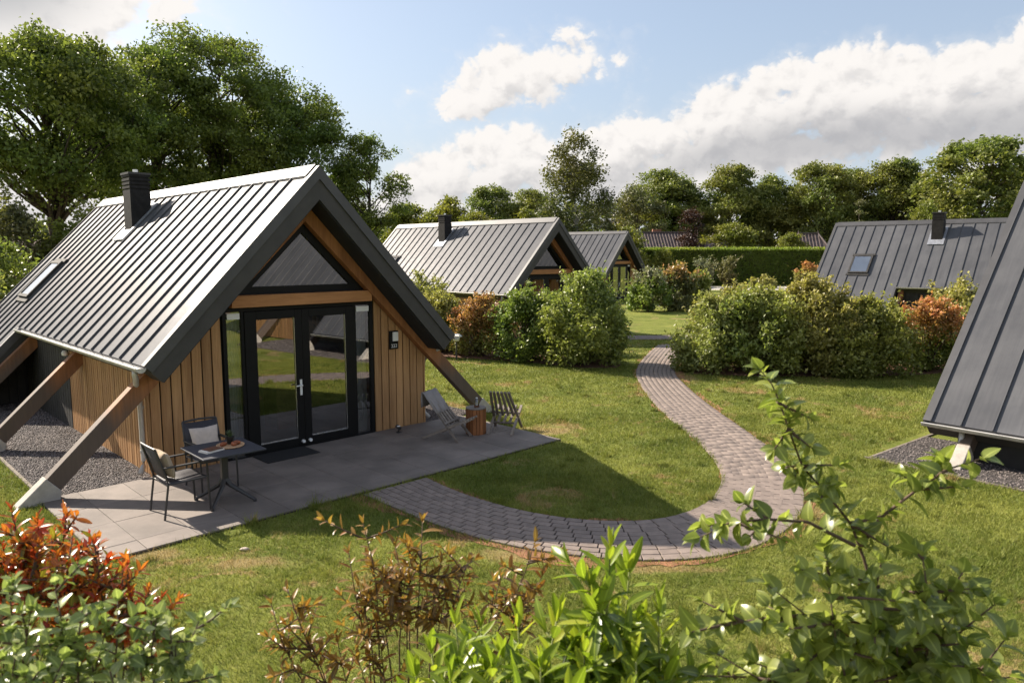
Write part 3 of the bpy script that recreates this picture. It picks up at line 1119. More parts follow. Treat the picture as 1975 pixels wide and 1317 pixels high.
    # front boards, each its own piece with an open joint
    def boards(u0, u1, w):
        n = max(1, round((u1 - u0) / w))
        w = (u1 - u0) / n
        for i in range(n):
            a, b = u0 + i * w + 0.010, u0 + (i + 1) * w - 0.010
            h0, h1_ = tb(a) + 0.12, tb(b) + 0.12
            o = MB().prism([(a - (a + b) / 2, 0.02), (b - (a + b) / 2, 0.02), (b - (a + b) / 2, h1_), (a - (a + b) / 2, h0)], -0.012, 0.012).build('board', 'cladding', wo)
            o.location = ((a + b) / 2, 0.008 + rng.uniform(-.0015, .0015), 0)
    boards(-WL, -1.325, 0.147)
    boards(1.30, WL, 0.150)
    # side slats: wood for the first four metres, black boards beyond
    me = MB().box(-0.011, 0.011, -0.040, 0.040, 0.03, 1.60).mesh('slat', 'cladding')
    me2 = MB().box(-0.011, 0.011, -0.072, 0.072, 0.03, 1.60).mesh('slat', 'black_board')
    for s in (-1, 1):
        for i in range(38):
            link('slat', me, wo, loc=(s * (WL - 0.007) + rng.uniform(-.0015, .0015), 0.075 + i * 0.103, 0))
        for i in range(20):
            link('slat', me2, wo, loc=(s * (WL - 0.008), 4.05 + i * 0.16, 0))
        for i in range(6):
            u = WL + 0.10 + i * 0.155
            zt_ = zr(u + .06) - .40
            if zt_ > 0.2:
                MB().box(s * u - .07, s * u + .07, 7.276, 7.298, 0.02, zt_).build('slat', 'black_board', wo)
    # corner board
    for s in (-1, 1):
        MB().box(*sorted((s * (WL + .004), s * (WL + .03))), -0.012, 0.03, 0.02, tb(WL) + .02).build('corner_board', 'cladding', wo)
    # ---- gable timbers with concrete feet
    def strut(v0, v1, s, u_top):
        th = 0.31
        ub = 3.585
        mb = MB()
        p = [(s * u_top, tb(u_top) + th), (s * u_top, tb(u_top)), (s * (ub - .075), tb(ub - .075)), (s * (ub + .075), tb(ub + .075) + th)]
        mb.prism(p, v0, v1)
        st = mb.build('timber_strut', 'timber', root, bevel=0.008)
        mb = MB()
        k = 0.015
        mb.prism([(s * (ub + .075 + .005), tb(ub + .075) + th + k), (s * (ub - .085), tb(ub - .075) - k), (s * 3.56, -0.15), (s * 4.18, -0.15)], v0 - k, v1 + k)
        mb.build('concrete_foot', 'concrete', st, bevel=0.012)
    for s in (-1, 1):
        strut(-0.165, -0.012, s, 0.0)
        for v in (3.05, 6.12, 9.1):
            strut(v, v + 0.15, s, 1.95)
    # ---- cross beam and gable glazing
    MB().box(-1.20, 1.20, -0.135, 0.02, 2.302, 2.48).build('cross_beam', 'beam_wood', root, bevel=0.006)
    gw = bpy.data.objects.new('gable_window', None)
    C.objects.link(gw)
    gw.parent = root
    out_ = [(-1.12, 2.483), (1.12, 2.483), (0, 2.483 + 1.12 * 0.98)]
    k = 0.115
    ins_ = [(-1.12 + 0.28, 2.483 + k), (1.12 - 0.28, 2.483 + k), (0, 2.483 + 1.12 * 0.98 - 0.165)]
    mb = MB()
    for i in range(3):
        j = (i + 1) % 3
        mb.prism([out_[i], out_[j], ins_[j], ins_[i]], -0.03, 0.06)
    mb.build('frame', 'black_frame', gw)
    g = MB()
    g.v = [(a, 0.005, b) for a, b in ins_]
    g.f = [(0, 1, 2)]
    g.build('pane', 'door_glass', gw)
    # ---- doors with side lights
    fr = MB()
    F0, F1 = -1.309, 1.273
    fr.box(F0, F0 + .06, -0.03, 0.07, 0.0, 2.298).box(F1 - .06, F1, -0.03, 0.07, 0.0, 2.298)
    fr.box(F0 + .06, F1 - .06, -0.03, 0.07, 2.235, 2.298).box(F0 + .06, F1 - .06, -0.03, 0.07, 0.0, 0.055)
    fr.box(-1.03, -0.985, -0.03, 0.07, 0.055, 2.235).box(0.895, 0.94, -0.03, 0.07, 0.055, 2.235)
    fro = fr.build('door_frame', 'black_frame', root, bevel=0.004)

    def leaf(u0, u1, st, handle=None):
        d = bpy.data.objects.new('door_leaf', None)
        C.objects.link(d)
        d.parent = root
        b0, b1 = (0.125, 0.13)
        z0, z1 = 0.06, 2.23
        m = MB()
        m.box(u0, u0 + st[0], -0.045, 0.03, z0, z1).box(u1 - st[1], u1, -0.045, 0.03, z0, z1)
        m.box(u0 + st[0], u1 - st[1], -0.045, 0.03, z0, z0 + b0).box(u0 + st[0], u1 - st[1], -0.045, 0.03, z1 - b1, z1)
        m.build('stile', 'black_frame', d, bevel=0.006)
        g = MB()
        a, b, zz0, zz1 = u0 + st[0], u1 - st[1], z0 + b0, z1 - b1
        g.v = [(a, -0.012, zz0), (b, -0.012, zz0), (b, -0.012, zz1), (a, -0.012, zz1)]
        g.f = [(0, 1, 2, 3)]
        g.build('pane', 'door_glass', d)
        s_ = MB()
        s_.box(b - .010, b - .002, -0.03, -0.016, zz0, zz1).box(a, b - .010, -0.03, -0.016, zz0, zz0 + .010)
        s_.build('glazing_bead', 'steel', d)
        if handle:
            m = MB()
            m.box(handle - .018, handle + .018, -0.056, -0.046, 0.87, 1.12)
            m.tube([(handle, -0.056, 1.03), (handle, -0.10, 1.03)], 0.011, 8)
            m.tube([(handle, -0.10, 1.03), (handle - .10, -0.10, 1.03)], 0.011, 8)
            m.build('handle', 'white_plastic', d)
        m = MB()
        hx = (u1 - 0.05) if handle else (u0 + 0.07)
        m.tube([(hx, -0.05, 0.13), (hx, -0.09, 0.13)], 0.026, 10)
        m.build('door_stop', 'white_plastic', d)
    leaf(-0.983, -0.055, (0.185, 0.115), handle=-0.105)
    leaf(-0.053, 0.893, (0.125, 0.155))
    for (a, b) in ((-1.249, -1.03), (0.94, 1.213)):
        sl = bpy.data.objects.new('side_light', None)
        C.objects.link(sl)
        sl.parent = root
        g = MB()
        g.v = [(a, 0.0, 0.055), (b, 0.0, 0.055), (b, 0.0, 2.235), (a, 0.0, 2.235)]
        g.f = [(0, 1, 2, 3)]
        g.build('pane', 'door_glass', sl)
        MB().box(a + .015, b - .015, -0.026, -0.004, 2.13, 2.215).build('vent_strip', 'white_plastic', sl)
    # curtains inside
    for (a, b) in ((-1.27, -0.98), (0.93, 1.25)):
        m = MB()
        n = 40
        for i in range(n + 1):
            u = a + (b - a) * i / n
            y = 0.16 + 0.022 * math.sin(i * 1.15) + 0.008 * math.sin(i * 2.7)
            m.v += [(u, y, 0.05), (u, y, 2.22)]
        for i in range(n):
            m.f.append((2 * i, 2 * i + 2, 2 * i + 3, 2 * i + 1))
        m.build('curtain', 'curtain_cloth', root, smooth=True)
    # ---- gutters and down pipes
    def gutter(s, e, v0, v1):
        cx_, cz, r = s * (e + 0.045), zr(e) - 0.02, 0.062
        m = MB()
        n = 9
        for v in (v0, v1):
            for k in range(n):
                a = math.pi + math.pi * k / (n - 1)
                m.v.append((cx_ + r * math.cos(a), v, cz + r * math.sin(a)))
            for k in range(n):
                a = 2 * math.pi - math.pi * k / (n - 1)
                m.v.append((cx_ + (r - .006) * math.cos(a), v, cz + (r - .006) * math.sin(a)))
        k2 = 2 * n
        for k in range(k2):
            m.f.append((k, (k + 1) % k2, k2 + (k + 1) % k2, k2 + k))
        # end caps: half discs
        for v in (v0, v1):
            b = len(m.v)
            m.v += [(cx_ + r * math.cos(math.pi + math.pi * k / 8), v, cz + r * math.sin(math.pi + math.pi * k / 8)) for k in range(9)]
            m.f.append(tuple(range(b, b + 9)))
        m.tube([(cx_ + s * r, v0, cz), (cx_ + s * r, v1, cz)], 0.009, 6)
        return m.build('gutter', 'gutter_zinc', root)
    for s in (-1, 1):
        gutter(s, E1, -OV - 0.02, A1 - 0.03)
        gutter(s, E2, A1 + 0.02, LR + 0.01)
        m = MB()
        x0, z0 = s * (E1 + .045), zr(E1) - 0.09
        m.tube([(x0, -0.36, z0 + .03), (x0, -0.36, z0 - .04), (x0 - s * .02, -0.33, z0 - .10), (s * (WL + .15), 0.02, z0 - .31), (s * (WL + .09), 0.10, z0 - .42), (s * (WL + .08), 0.11, 0.26), (s * (WL + .09), 0.10, 0.17), (s * (WL + .16), 0.04, 0.085)], 0.036, 10)
        dp = m.build('downpipe', 'gutter_zinc', root, smooth=True)
        m = MB()
        for z in (0.36, 0.98):
            m.tube([(s * (WL + .08), 0.11, z), (s * (WL + .08), 0.11, z + .035)], 0.043, 12)
        m.build('pipe_clamp', 'gutter_zinc', dp)
        m = MB()
        m.tube([(s * (E2 - .06), 9.25, zr(E2) - .06), (s * (E2 - .06), 9.25, 0.05)], 0.04, 10)
        m.build('downpipe', 'gutter_zinc', root, smooth=True)
        # small spot lamp under the eave
        m = MB()
        m.lathe([(0.03, 0), (0.05, -0.03), (0.045, -0.08), (0.02, -0.09)], 12, (s * 2.42, 0.24 if s > 0 else 3.9, 1.42))
        m.build('spot_lamp', 'white_plastic', root)
    return root


cabin = make_cabin(HOUSES[0][4])


def digits(parent, txt, loc, size, mat):
    cu = bpy.data.curves.new('number', 'FONT')
    cu.body = txt
    cu.size = size
    cu.extrude = 0.002
    cu.align_x = 'CENTER'
    o = bpy.data.objects.new('tmp', cu)
    C.objects.link(o)
    dg = bpy.context.evaluated_depsgraph_get()
    me = bpy.data.meshes.new_from_object(o.evaluated_get(dg))
    bpy.data.objects.remove(o)
    bpy.data.curves.remove(cu)
    me.materials.clear()
    me.materials.append(MATS[mat])
    n = link('number', me, parent, loc=loc, rot=(math.pi / 2, 0, 0))
    return n


cabins = [cabin]
for i, h in enumerate(HOUSES):
    if i:
        cabins.append(copy_tree(cabin))
    o = cabins[i]
    o.location = h[:3]
    o.rotation_euler = (0, 0, h[3])
    o['label'] = h[4]
# house sign with lamp only on the nearest cabin
sg = MB().box(1.61, 1.79, -0.035, -0.006, 1.435, 1.755).build('wall_lamp', 'black_frame', cabin, bevel=0.004)
MB().box(1.665, 1.775, -0.062, -0.036, 1.575, 1.735).build('lamp_panel', 'white_plastic', sg, bevel=0.006)
digits(sg, '222', (1.70, -0.037, 1.465), 0.085, 'white_plastic')


# ------------------------------------------------------------------ furniture on the terrace
def rotz(o, a):
    o.rotation_euler = (0, 0, TH1 + a)
    return o


def dining_table():
    t = thing('dining_table', 'square dark grey table with central column on the terrace', 'table', h1(-2.08, -1.70, 0.03), TH1 - 0.03)
    MB().box(-.385, .385, -.385, .385, 0.655, 0.675).build('tabletop', 'dark_table', t, bevel=0.006)
    MB().box(-.04, .04, -.04, .04, 0.26, 0.655).build('column', 'dark_metal', t, bevel=0.012)
    MB().box(-.2, .2, -.025, .025, 0.63, 0.6545).box(-.025, .025, -.2, -.026, 0.63, 0.6545).box(-.025, .025, .026, .2, 0.63, 0.6545).build('bracket', 'dark_metal', t)
    for a in range(4):
        m = MB()
        an = math.pi / 4 + a * math.pi / 2
        d = Vector((math.cos(an), math.sin(an), 0))
        p = [d * 0.02 + Vector((0, 0, 0.28)), d * 0.08 + Vector((0, 0, 0.20)), d * 0.37 + Vector((0, 0, 0.025))]
        m.tube(p, [0.033, 0.028, 0.02], 6)
        m.tube([d * 0.37 + Vector((0, 0, 0.03)), d * 0.37], 0.022, 8)
        m.build('leg', 'dark_metal', t)


def dining_chair(label, loc, rz):
    """faces +x; feet at the four corners"""
    t = thing('dining_chair', label, 'chair', loc, rz, 'dark sling chairs at the dining table')
    r = 0.013
    w = 0.235
    for s in (-1, 1):
        m = MB()
        m.tube([(0.26, s * w, 0), (0.24, s * w, 0.60)], r, 8)
        m.build('leg', 'dark_metal', t)
        m = MB()
        m.tube([(-0.27, s * w, 0), (-0.21, s * w, 0.41), (-0.22, s * w, 0.46), (-0.33, s * (w - .01), 0.84)], r, 8)
        m.build('leg', 'dark_metal', t)
        m = MB()
        m.box(-0.26, 0.27, s * w - .022, s * w + .022, 0.60, 0.618)
        m.build('armrest', 'dark_metal', t, bevel=0.006)
        m = MB()
        m.tube([(-0.21, s * w, 0.405), (0.245, s * w, 0.415)], 0.012, 8)
        m.build('side_rail', 'dark_metal', t)
    m = MB()
    m.tube([(0.245, -w, 0.40), (0.245, w, 0.40)], 0.011, 8).tube([(-0.21, -w, 0.39), (-0.21, w, 0.39)], 0.011, 8)
    m.build('stretcher', 'dark_metal', t)

    def sheet(pts, name):
        m = MB()
        n = len(pts)
        for y in (-w + .012, -w * .4, w * .4, w - .012):
            sag = 0.012 if abs(y) < w * .5 else 0
            m.v += [(x + (sag * .6 if z > .5 else 0) * -1, y, z - sag) for x, z in pts]
        for k in range(3):
            for i in range(n - 1):
                m.f.append((k * n + i, k * n + i + 1, (k + 1) * n + i + 1, (k + 1) * n + i))
        o = m.build(name, 'sling', t, smooth=True)
        md = o.modifiers.new('thick', 'SOLIDIFY')
        md.thickness = 0.006
    sheet([(-0.19, 0.42), (0.0, 0.412), (0.23, 0.425)], 'seat')
    sheet([(-0.205, 0.46), (-0.26, 0.64), (-0.325, 0.83)], 'backrest')
    m = MB()
    m.tube([(-0.333, -w + .01, 0.84), (-0.35, 0, 0.85), (-0.333, w - .01, 0.84)], 0.014, 8)
    m.build('top_rail', 'dark_metal', t)
    return t


def cushion(label, loc, rot, size, mat, seed):
    n = 12
    m = MB()
    rg = random.Random(seed)
    w, h, d = size
    for side in (1, -1):
        for i in range(n + 1):
            for j in range(n + 1):
                a, b = i / n * 2 - 1, j / n * 2 - 1
                pinch = 1 - 0.10 * (1 - abs(a)) * abs(b) ** 4
                px_ = 1 - 0.10 * (1 - abs(b)) * abs(a) ** 4
                z = d * (max(0, 1 - a ** 4) * max(0, 1 - b ** 4)) ** 0.55 * (1 + 0.12 * math.sin(a * 3 + seed) * math.cos(b * 2.5))
                m.v.append((a * w * px_, b * h * pinch, side * z))
    k = (n + 1) ** 2
    for i in range(n):
        for j in range(n):
            q = (i * (n + 1) + j, (i + 1) * (n + 1) + j, (i + 1) * (n + 1) + j + 1, i * (n + 1) + j + 1)
            m.f.append(q)
            m.f.append(tuple(k + x for x in reversed(q)))
    o = m.build('cushion', mat, None, smooth=True, label=label, category='cushion', group='cushions on the dining chairs')
    o.location = loc
    o.rotation_euler = rot
    return o


dining_table()
dining_chair('dark chair with tan cushion at the left side of the dining table', h1(-2.60, -1.64, 0.03), TH1)
dining_chair('dark chair with cream cushion against the wooden wall behind the dining table', h1(-1.95, -0.99, 0.03), TH1 - math.pi / 2)


def cushion_on(label, cu, cv, face, mat, seed):
    # leaning on a chair back; face = heading the chair looks at (world angle)
    e = Euler((0, 0, 0)).to_matrix()
    x = h1(cu, cv, 0.03 + 0.61)
    rot = (Matrix.Rotation(face, 3, 'Z') @ Matrix.Rotation(R(90 - 17), 3, 'Y') @ Matrix.Rotation(R(90), 3, 'Z')).to_euler()
    cushion(label, x, rot, (0.19, 0.165, 0.06), mat, seed)


cushion_on('tan cushion leaning on the left dining chair', -2.60 - 0.165, -1.64, TH1, 'beige_cloth', 2)
cushion_on('cream cushion leaning on the dining chair by the wooden wall', -1.95, -0.99 + 0.165, TH1 - math.pi / 2, 'cream_cloth', 5)


def table_items():
    z = 0.03 + 0.675
    b = thing('book', 'brown covered book lying on the dining table', 'book', h1(-2.24, -1.74, z), TH1 + 0.25)
    MB().box(-.125, .125, -.085, .085, 0.0, 0.006).build('back_cover', 'paper', b)
    MB().box(-.12, .12, -.08, .08, 0.0065, 0.022).build('pages', 'paper', b)
    MB().box(-.085, .105, -.083, .083, 0.0225, 0.027).build('cover', 'book_cover', b)
    t = MB().lathe([(0.15, 0), (0.165, 0.008), (0.168, 0.022), (0.158, 0.022), (0.15, 0.012), (0.0, 0.011)], 32).build('tray', 'tray_wood', None, True,
                   label='round wooden tray on the dining table', category='tray')
    t.location = h1(-1.98, -1.68, z)
    for i, (du, dv, a) in enumerate(((-0.075, 0.02, 0.4), (0.03, -0.045, 1.5), (0.075, -0.02, 0.2))):
        m = MB()
        pts, rad = [], []
        for k in range(9):
            an = -1.1 + 2.2 * k / 8
            pts.append((0.048 * math.sin(an) * 1.2, 0.03 * (math.cos(an) - 0.7), 0.0))
            rad.append(0.006 + 0.022 * math.cos((k - 4) / 4 * 1.45) * (1 + 0.12 * (k % 2)))
        m.tube(pts, rad, 10)
        o = m.build('croissant', 'pastry', None, True, label=('croissant lying left on the round wooden tray', 'croissant lying in front of the pot on the round tray', 'croissant lying right on the round wooden tray')[i], category='pastry', group='croissants on the round tray')
        o.location = h1(-1.98 + du, -1.68 + dv, z + 0.034)
        o.rotation_euler = (0, 0, TH1 + a)
    p = thing('potted_plant', 'small succulent in a black pot on the wooden tray', 'plant', h1(-1.95, -1.61, z + 0.012), 0)
    MB().lathe([(0.035, 0), (0.05, 0.09), (0.052, 0.095), (0.046, 0.095), (0.044, 0.08), (0.0, 0.078)], 18).build('pot', 'black_pot', p, True)
    rg = random.Random(4)
    lm = MB()
    lm.v = [(-.006, 0, 0), (.006, 0, 0), (.010, .045, .006), (-.010, .045, .006), (0, .095, .0)]
    lm.f = [(0, 1, 2, 3), (3, 2, 4)]
    me = lm.mesh('leaf', 'succulent')
    for k in range(34):
        link('leaf', me, p, loc=(0, 0, 0.08), rot=(R(rg.uniform(15, 88)), 0, rg.uniform(0, 6.28)), scale=(1.1,) * 3)


table_items()


def deck_chair(label, loc, rz):
    """two interlocked slatted frames; the sitter looks along -y"""
    t = thing('deck_chair', label, 'deck chair', loc, rz, 'weathered folding deck chairs')
    def frame(top, bot, w, name, n, slat_from, slat_to, taper=1.0):
        top, bot = Vector(top), Vector(bot)
        d = (bot - top)
        ln = d.length
        ang = math.atan2(d.z, -d.y)            # in the y-z plane
        M = Matrix.Translation(top) @ Matrix(((1, 0, 0, 0), (0, d.y / ln, -d.z / ln, 0), (0, d.z / ln, d.y / ln, 0), (0, 0, 0, 1)))
        for k in range(n):
            x = -w / 2 + w * k / (n - 1)
            a, b = (0.0, ln) if k in (0, n - 1) else (slat_from * ln, slat_to * ln)
            m = MB()
            for y in (a, b):
                xx = x * (taper + (1 - taper) * min(1.0, y / (ln * 0.62)))
                m.v += [tuple(M @ Vector((xx + q * .021, y, z))) for q, z in ((-1, -.015), (1, -.015), (1, .015), (-1, .015))]
            m.f = [(0, 1, 2, 3), (7, 6, 5, 4), (0, 4, 5, 1), (1, 5, 6, 2), (2, 6, 7, 3), (3, 7, 4, 0)]
            m.build(name, 'grey_wood', t)
        m = MB()
        for f in (slat_to - 0.04,) if taper < 1 else (0.10, slat_to - 0.04):
            m.box(-w / 2 - .02, w / 2 + .02, f * ln - .018, f * ln + .018, -0.034, -0.016, M)
        m.build('cross_bar', 'grey_wood', t)
    # back frame: top rear high -> front feet
    frame((0, 0.36, 0.74), (0, -0.30, 0.0), 0.48, 'back_slat', 6, 0.0, 0.66, 0.66)
    # seat frame: front edge -> rear feet
    frame((0, -0.42, 0.36), (0, 0.38, 0.0), 0.415, 'seat_slat', 5, 0.0, 0.60)
    return t


deck_chair('grey wooden deck chair with a grey cloth over its back, next to the wooden wall', h1(1.93, -1.22, 0.03), TH1 + 0.38)
deck_chair('grey slatted wooden deck chair facing the lawn right of the barrel table', h1(2.96, -1.50, 0.03), TH1 + R(122))

# cloth hanging over the first chair's back
def blanket():
    m = MB()
    n, k = 10, 10
    prof = [(0.40, 0.52), (0.405, 0.66), (0.385, 0.775), (0.345, 0.775), (0.30, 0.705), (0.22, 0.61), (0.14, 0.515), (0.08, 0.45)]
    for i in range(n + 1):
        x = -0.22 + 0.44 * i / n
        for j, (y, z) in enumerate(prof):
            m.v.append((x + 0.006 * math.sin(j * 1.7), y + 0.004 * math.sin(i * 1.9 + j), z + 0.006 * math.sin(i * 1.3 + j * .8)))
    p = len(prof)
    for i in range(n):
        for j in range(p - 1):
            m.f.append((i * p + j, i * p + j + 1, (i + 1) * p + j + 1, (i + 1) * p + j))
    o = m.build('seat_cloth', 'grey_cloth', None, True, label='plain grey cloth draped over the back of the left deck chair', category='cloth')
    md = o.modifiers.new('thick', 'SOLIDIFY')
    md.thickness = 0.02
    o.location = h1(1.93, -1.22, 0.03)
    o.rotation_euler = (0, 0, TH1 + 0.38)


blanket()


def barrel():
    t = thing('barrel_table', 'round brown slatted side table between the two deck chairs', 'table', h1(2.47, -1.30, 0.03), TH1)
    n = 18
    r = 0.165
    me = MB().box(-0.0265, 0.0265, -0.009, 0.009, 0.0, 0.43).mesh('stave', 'barrel_wood')
    for k in range(n):
        a = 2 * math.pi * k / n
        link('stave', me, t, loc=(r * math.cos(a), r * math.sin(a), 0), rot=(0, 0, a + math.pi / 2))
    MB().lathe([(0.154, 0.0), (0.154, 0.425)], 24).build('core', 'black_pot', t)
    MB().lathe([(0.176, 0.431), (0.178, 0.436), (0.178, 0.447), (0.174, 0.452), (0, 0.452)], 32).build('tabletop', 'grey_wood', t)
    j = thing('glass_carafe', 'small clear glass carafe with dark base on the barrel table', 'carafe', h1(2.48, -1.31, 0.03 + 0.452), 0)
    MB().lathe([(0.045, 0), (0.045, 0.035)], 16).build('base', 'book_cover', j)
    MB().lathe([(0.04, 0.036), (0.042, 0.06), (0.04, 0.10), (0.022, 0.125), (0.024, 0.15)], 16).build('glass_body', 'thin_glass', j, True)
    MB().lathe([(0.018, 0.151), (0.02, 0.165), (0.0, 0.17)], 12).build('stopper', 'white_plastic', j, True)


barrel()


def small_things():
    m = MB()
    m.box(-.43, .43, -.26, .26, 0.0, 0.012)
    o = m.build('doormat', 'doormat', None, bevel=0.004, label='black doormat in front of the glass doors', category='doormat')
    o.location = h1(-0.52, -0.29, 0.032)
    o.rotation_euler = (0, 0, TH1)
    t = thing('ground_spotlight', 'small ground spotlight on the terrace below the house number', 'spotlight', h1(1.55, -0.33, 0.03), TH1)
    MB().lathe([(0.05, 0), (0.05, 0.012), (0.012, 0.02), (0.012, 0.06)], 14).build('stake', 'dark_metal', t)
    m = MB()
    m.tube([(0, -0.04, 0.07), (0, 0.05, 0.10)], [0.032, 0.036], 12)
    m.build('head', 'dark_metal', t)
    MB().lathe([(0.033, 0), (0.02, 0.012)], 12, (0, 0, 0.105)).build('lens', 'white_plastic', t)
    # garden lamp by the shrubs
    t = thing('garden_lamp', 'white domed garden lamp in front of the shrubs', 'lamp', (-1.62, 21.2, 0), 0)
    MB().tube([(0, 0, 0), (0, 0, 0.55)], 0.028, 10).build('post', 'dark_metal', t)
    MB().lathe([(0.03, 0.55), (0.09, 0.58), (0.11, 0.66), (0.10, 0.69)], 18).build('globe', 'white_plastic', t, True)
    MB().lathe([(0.18, 0.69), (0.17, 0.72), (0.08, 0.765), (0.0, 0.78)], 18).build('hood', 'white_plastic', t, True)
    # pale stone on the grass
    rg = random.Random(6)
    m = MB()
    m.lathe([(0.02, 0), (0.045, 0.008), (0.05, 0.02), (0.035, 0.035), (0.0, 0.04)], 9)
    m.v = [(x * rg.uniform(.9, 1.3) * 1.3, y * rg.uniform(.85, 1.1), z) for x, y, z in m.v]
    o = m.build('stone', 'stone', None, True, label='small pale stone lying on the grass in front of the terrace', category='stone')
    o.location = (-2.81, 7.38, 0.0)
    o.scale = (0.75, 0.7, 0.7)


small_things()


# ------------------------------------------------------------------ foliage
def leaf_quads(P, size, rg, up=0.5, aspect=0.55, droop=0.0, tint=None, dirs=None):
    """many small folded leaves: 4 corners each"""
    n = len(P)
    d = rg.normal(size=(n, 3)) if dirs is None else dirs + rg.normal(size=(n, 3)) * 0.45
    d[:, 2] -= droop
    d /= np.linalg.norm(d, axis=1)[:, None]
    nn = rg.normal(size=(n, 3))
    nn[:, 2] += up * 2
    s = np.cross(d, nn)
    s /= np.linalg.norm(s, axis=1)[:, None] + 1e-9
    nn = np.cross(s, d)
    sz = (size * rg.uniform(0.6, 1.35, n))[:, None]
    a = P - d * sz * 0.5
    b = P + s * sz * aspect * 0.5 + nn * sz * 0.10
    c = P + d * sz * 0.5
    e = P - s * sz * aspect * 0.5 + nn * sz * 0.10
    V = np.stack([a, b, c, e], 1).reshape(-1, 3)
    F = np.arange(n * 4).reshape(n, 4)
    F3 = np.concatenate([F[:, [0, 1, 2]], F[:, [0, 2, 3]]])
    t = rg.uniform(0, 1, n) if tint is None else np.clip(tint + rg.normal(size=n) * 0.13, 0, 1)
    return V, F3, np.repeat(t, 4)


def limb(mb, a, b, r0, r1, rg, sag=0.1, n=5, sides=6):
    a, b = Vector(a), Vector(b)
    pts, rad = [], []
    L = (b - a).length
    off = Vector((rg.uniform(-1, 1), rg.uniform(-1, 1), rg.uniform(0, 1))) * L * sag
    for i in range(n):
        t = i / (n - 1)
        p = a.lerp(b, t) + off * math.sin(math.pi * t)
        pts.append(p)
        rad.append(r0 + (r1 - r0) * t)
    mb.tube(pts, rad, sides)
    return pts


def tree_meshes(seed, H, Rm, base, prof, nb, ns, nl, leafsize, mat, bark='bark', bough=1.2, trunk_r=0.25, droop=0.0, squash=0.75, forks=1, up=0.5, inner=0.25, tight=0.30):
    """returns trunk mesh, crown mesh. prof(t): relative crown radius at height fraction t"""
    rg = np.random.default_rng(seed)
    pr = random.Random(seed)
    tm = MB()
    lean = Vector((pr.uniform(-.03, .03), pr.uniform(-.03, .03), 0)) * H
    ttop = H * 0.86
    tp = [Vector((0, 0, -0.2)) + Vector((0, 0, 0))]
    n = 8
    for i in range(1, n + 1):
        t = i / n
        tp.append(Vector((lean.x * t + pr.uniform(-.012, .012) * H, lean.y * t + pr.uniform(-.012, .012) * H, ttop * t)))
    tm.tube(tp, [trunk_r * (1.25 if i == 0 else 1.0) * (1 - 0.88 * (i / n) ** 0.9) for i in range(n + 1)], 8)
    cent, rad = [], []
    while len(cent) < nb:
        t = pr.random() ** 0.85
        z = base + (H - base) * t
        rr = prof(t) * Rm
        if pr.random() > (prof(t) ** 1.0) + 0.1:
            continue
        q = 1.0 if pr.random() > inner else pr.uniform(0.2, 0.7)
        a = pr.uniform(0, 2 * math.pi)
        rad_ = bough * pr.uniform(0.65, 1.25)
        k = max(0.0, rr - rad_ * 0.75) * q
        cent.append((k * math.cos(a), k * math.sin(a), min(z, H - rad_ * squash * 0.8)))
        rad.append(rad_)
    P, TT = [], []
    for c, r_ in zip(cent, rad):
        c = np.array(c)
        zb = max(base * 0.55, c[2] - np.hypot(c[0], c[1]) * 0.75 - 0.4)
        f = min(1, zb / ttop)
        limb(tm, (lean.x * f, lean.y * f, zb), tuple(c), max(0.02, trunk_r * 0.34 * (1 - 0.5 * f)), 0.015, pr, 0.12, 5, 5)
        bt = pr.uniform(0.15, 0.85)
        dirs = rg.normal(size=(ns, 3))
        dirs[:, 2] = np.abs(dirs[:, 2]) * 1.1 - 0.45
        dirs /= np.linalg.norm(dirs, axis=1)[:, None]
        sub = c + dirs * (r_ * rg.uniform(0.45, 1.05, ns))[:, None] * np.array([1, 1, squash])
        for s_ in sub[:: max(1, ns // 4)]:
            tm.tube([Vector(c), Vector((c + s_) / 2 + rg.normal(size=3) * 0.08), Vector(s_)], [0.02, 0.013, 0.006], 4, False)
        m = rg.integers(int(nl * 0.6), int(nl * 1.4), ns)
        idx = np.repeat(np.arange(ns), m)
        spread = r_ * tight
        pp = sub[idx] + rg.normal(size=(len(idx), 3)) * spread * np.array([1, 1, 0.62])
        if droop:
            pp[:, 2] -= np.abs(rg.normal(size=len(idx))) * droop
        P.append(pp)
        st = np.clip(bt + rg.normal(size=ns) * 0.2, 0, 1)
        TT.append(st[idx])
    P, TT = np.vstack(P), np.concatenate(TT)
    V, F, t = leaf_quads(P, leafsize, rg, up, 0.62, droop * 0.5, TT)
    return tm.mesh('trunk', bark, True), arr_mesh('crown', V, F, mat, t)


def tree(meshes, name, label, loc, rz=0.0, sc=(1, 1, 1), group=None, cat='tree'):
    t = thing(name, label, cat, loc, rz, group)
    t.scale = sc
    link('trunk', meshes[0], t)
    link('crown', meshes[1], t, kind='stuff')
    return t


def dome(t):
    return max(0.05, min(1.0, (0.55 + 1.1 * t if t < 0.35 else 0.94 + 0.1 * math.sin(t * 3)) * math.sqrt(max(0.0, 1 - max(0, (t - 0.38) / 0.64) ** 2.0))))


def oakp(t):
    return max(0.05, min(1.0, 0.62 + 1.1 * t) * math.sqrt(max(0.0, 1 - max(0, (t - 0.40) / 0.62) ** 2.0)))


def tallr(t):
    return max(0.08, math.sin(min(1, 0.18 + t * 0.82) * math.pi) ** 0.7)


def cone(t):
    return max(0.04, 1.0 - t)


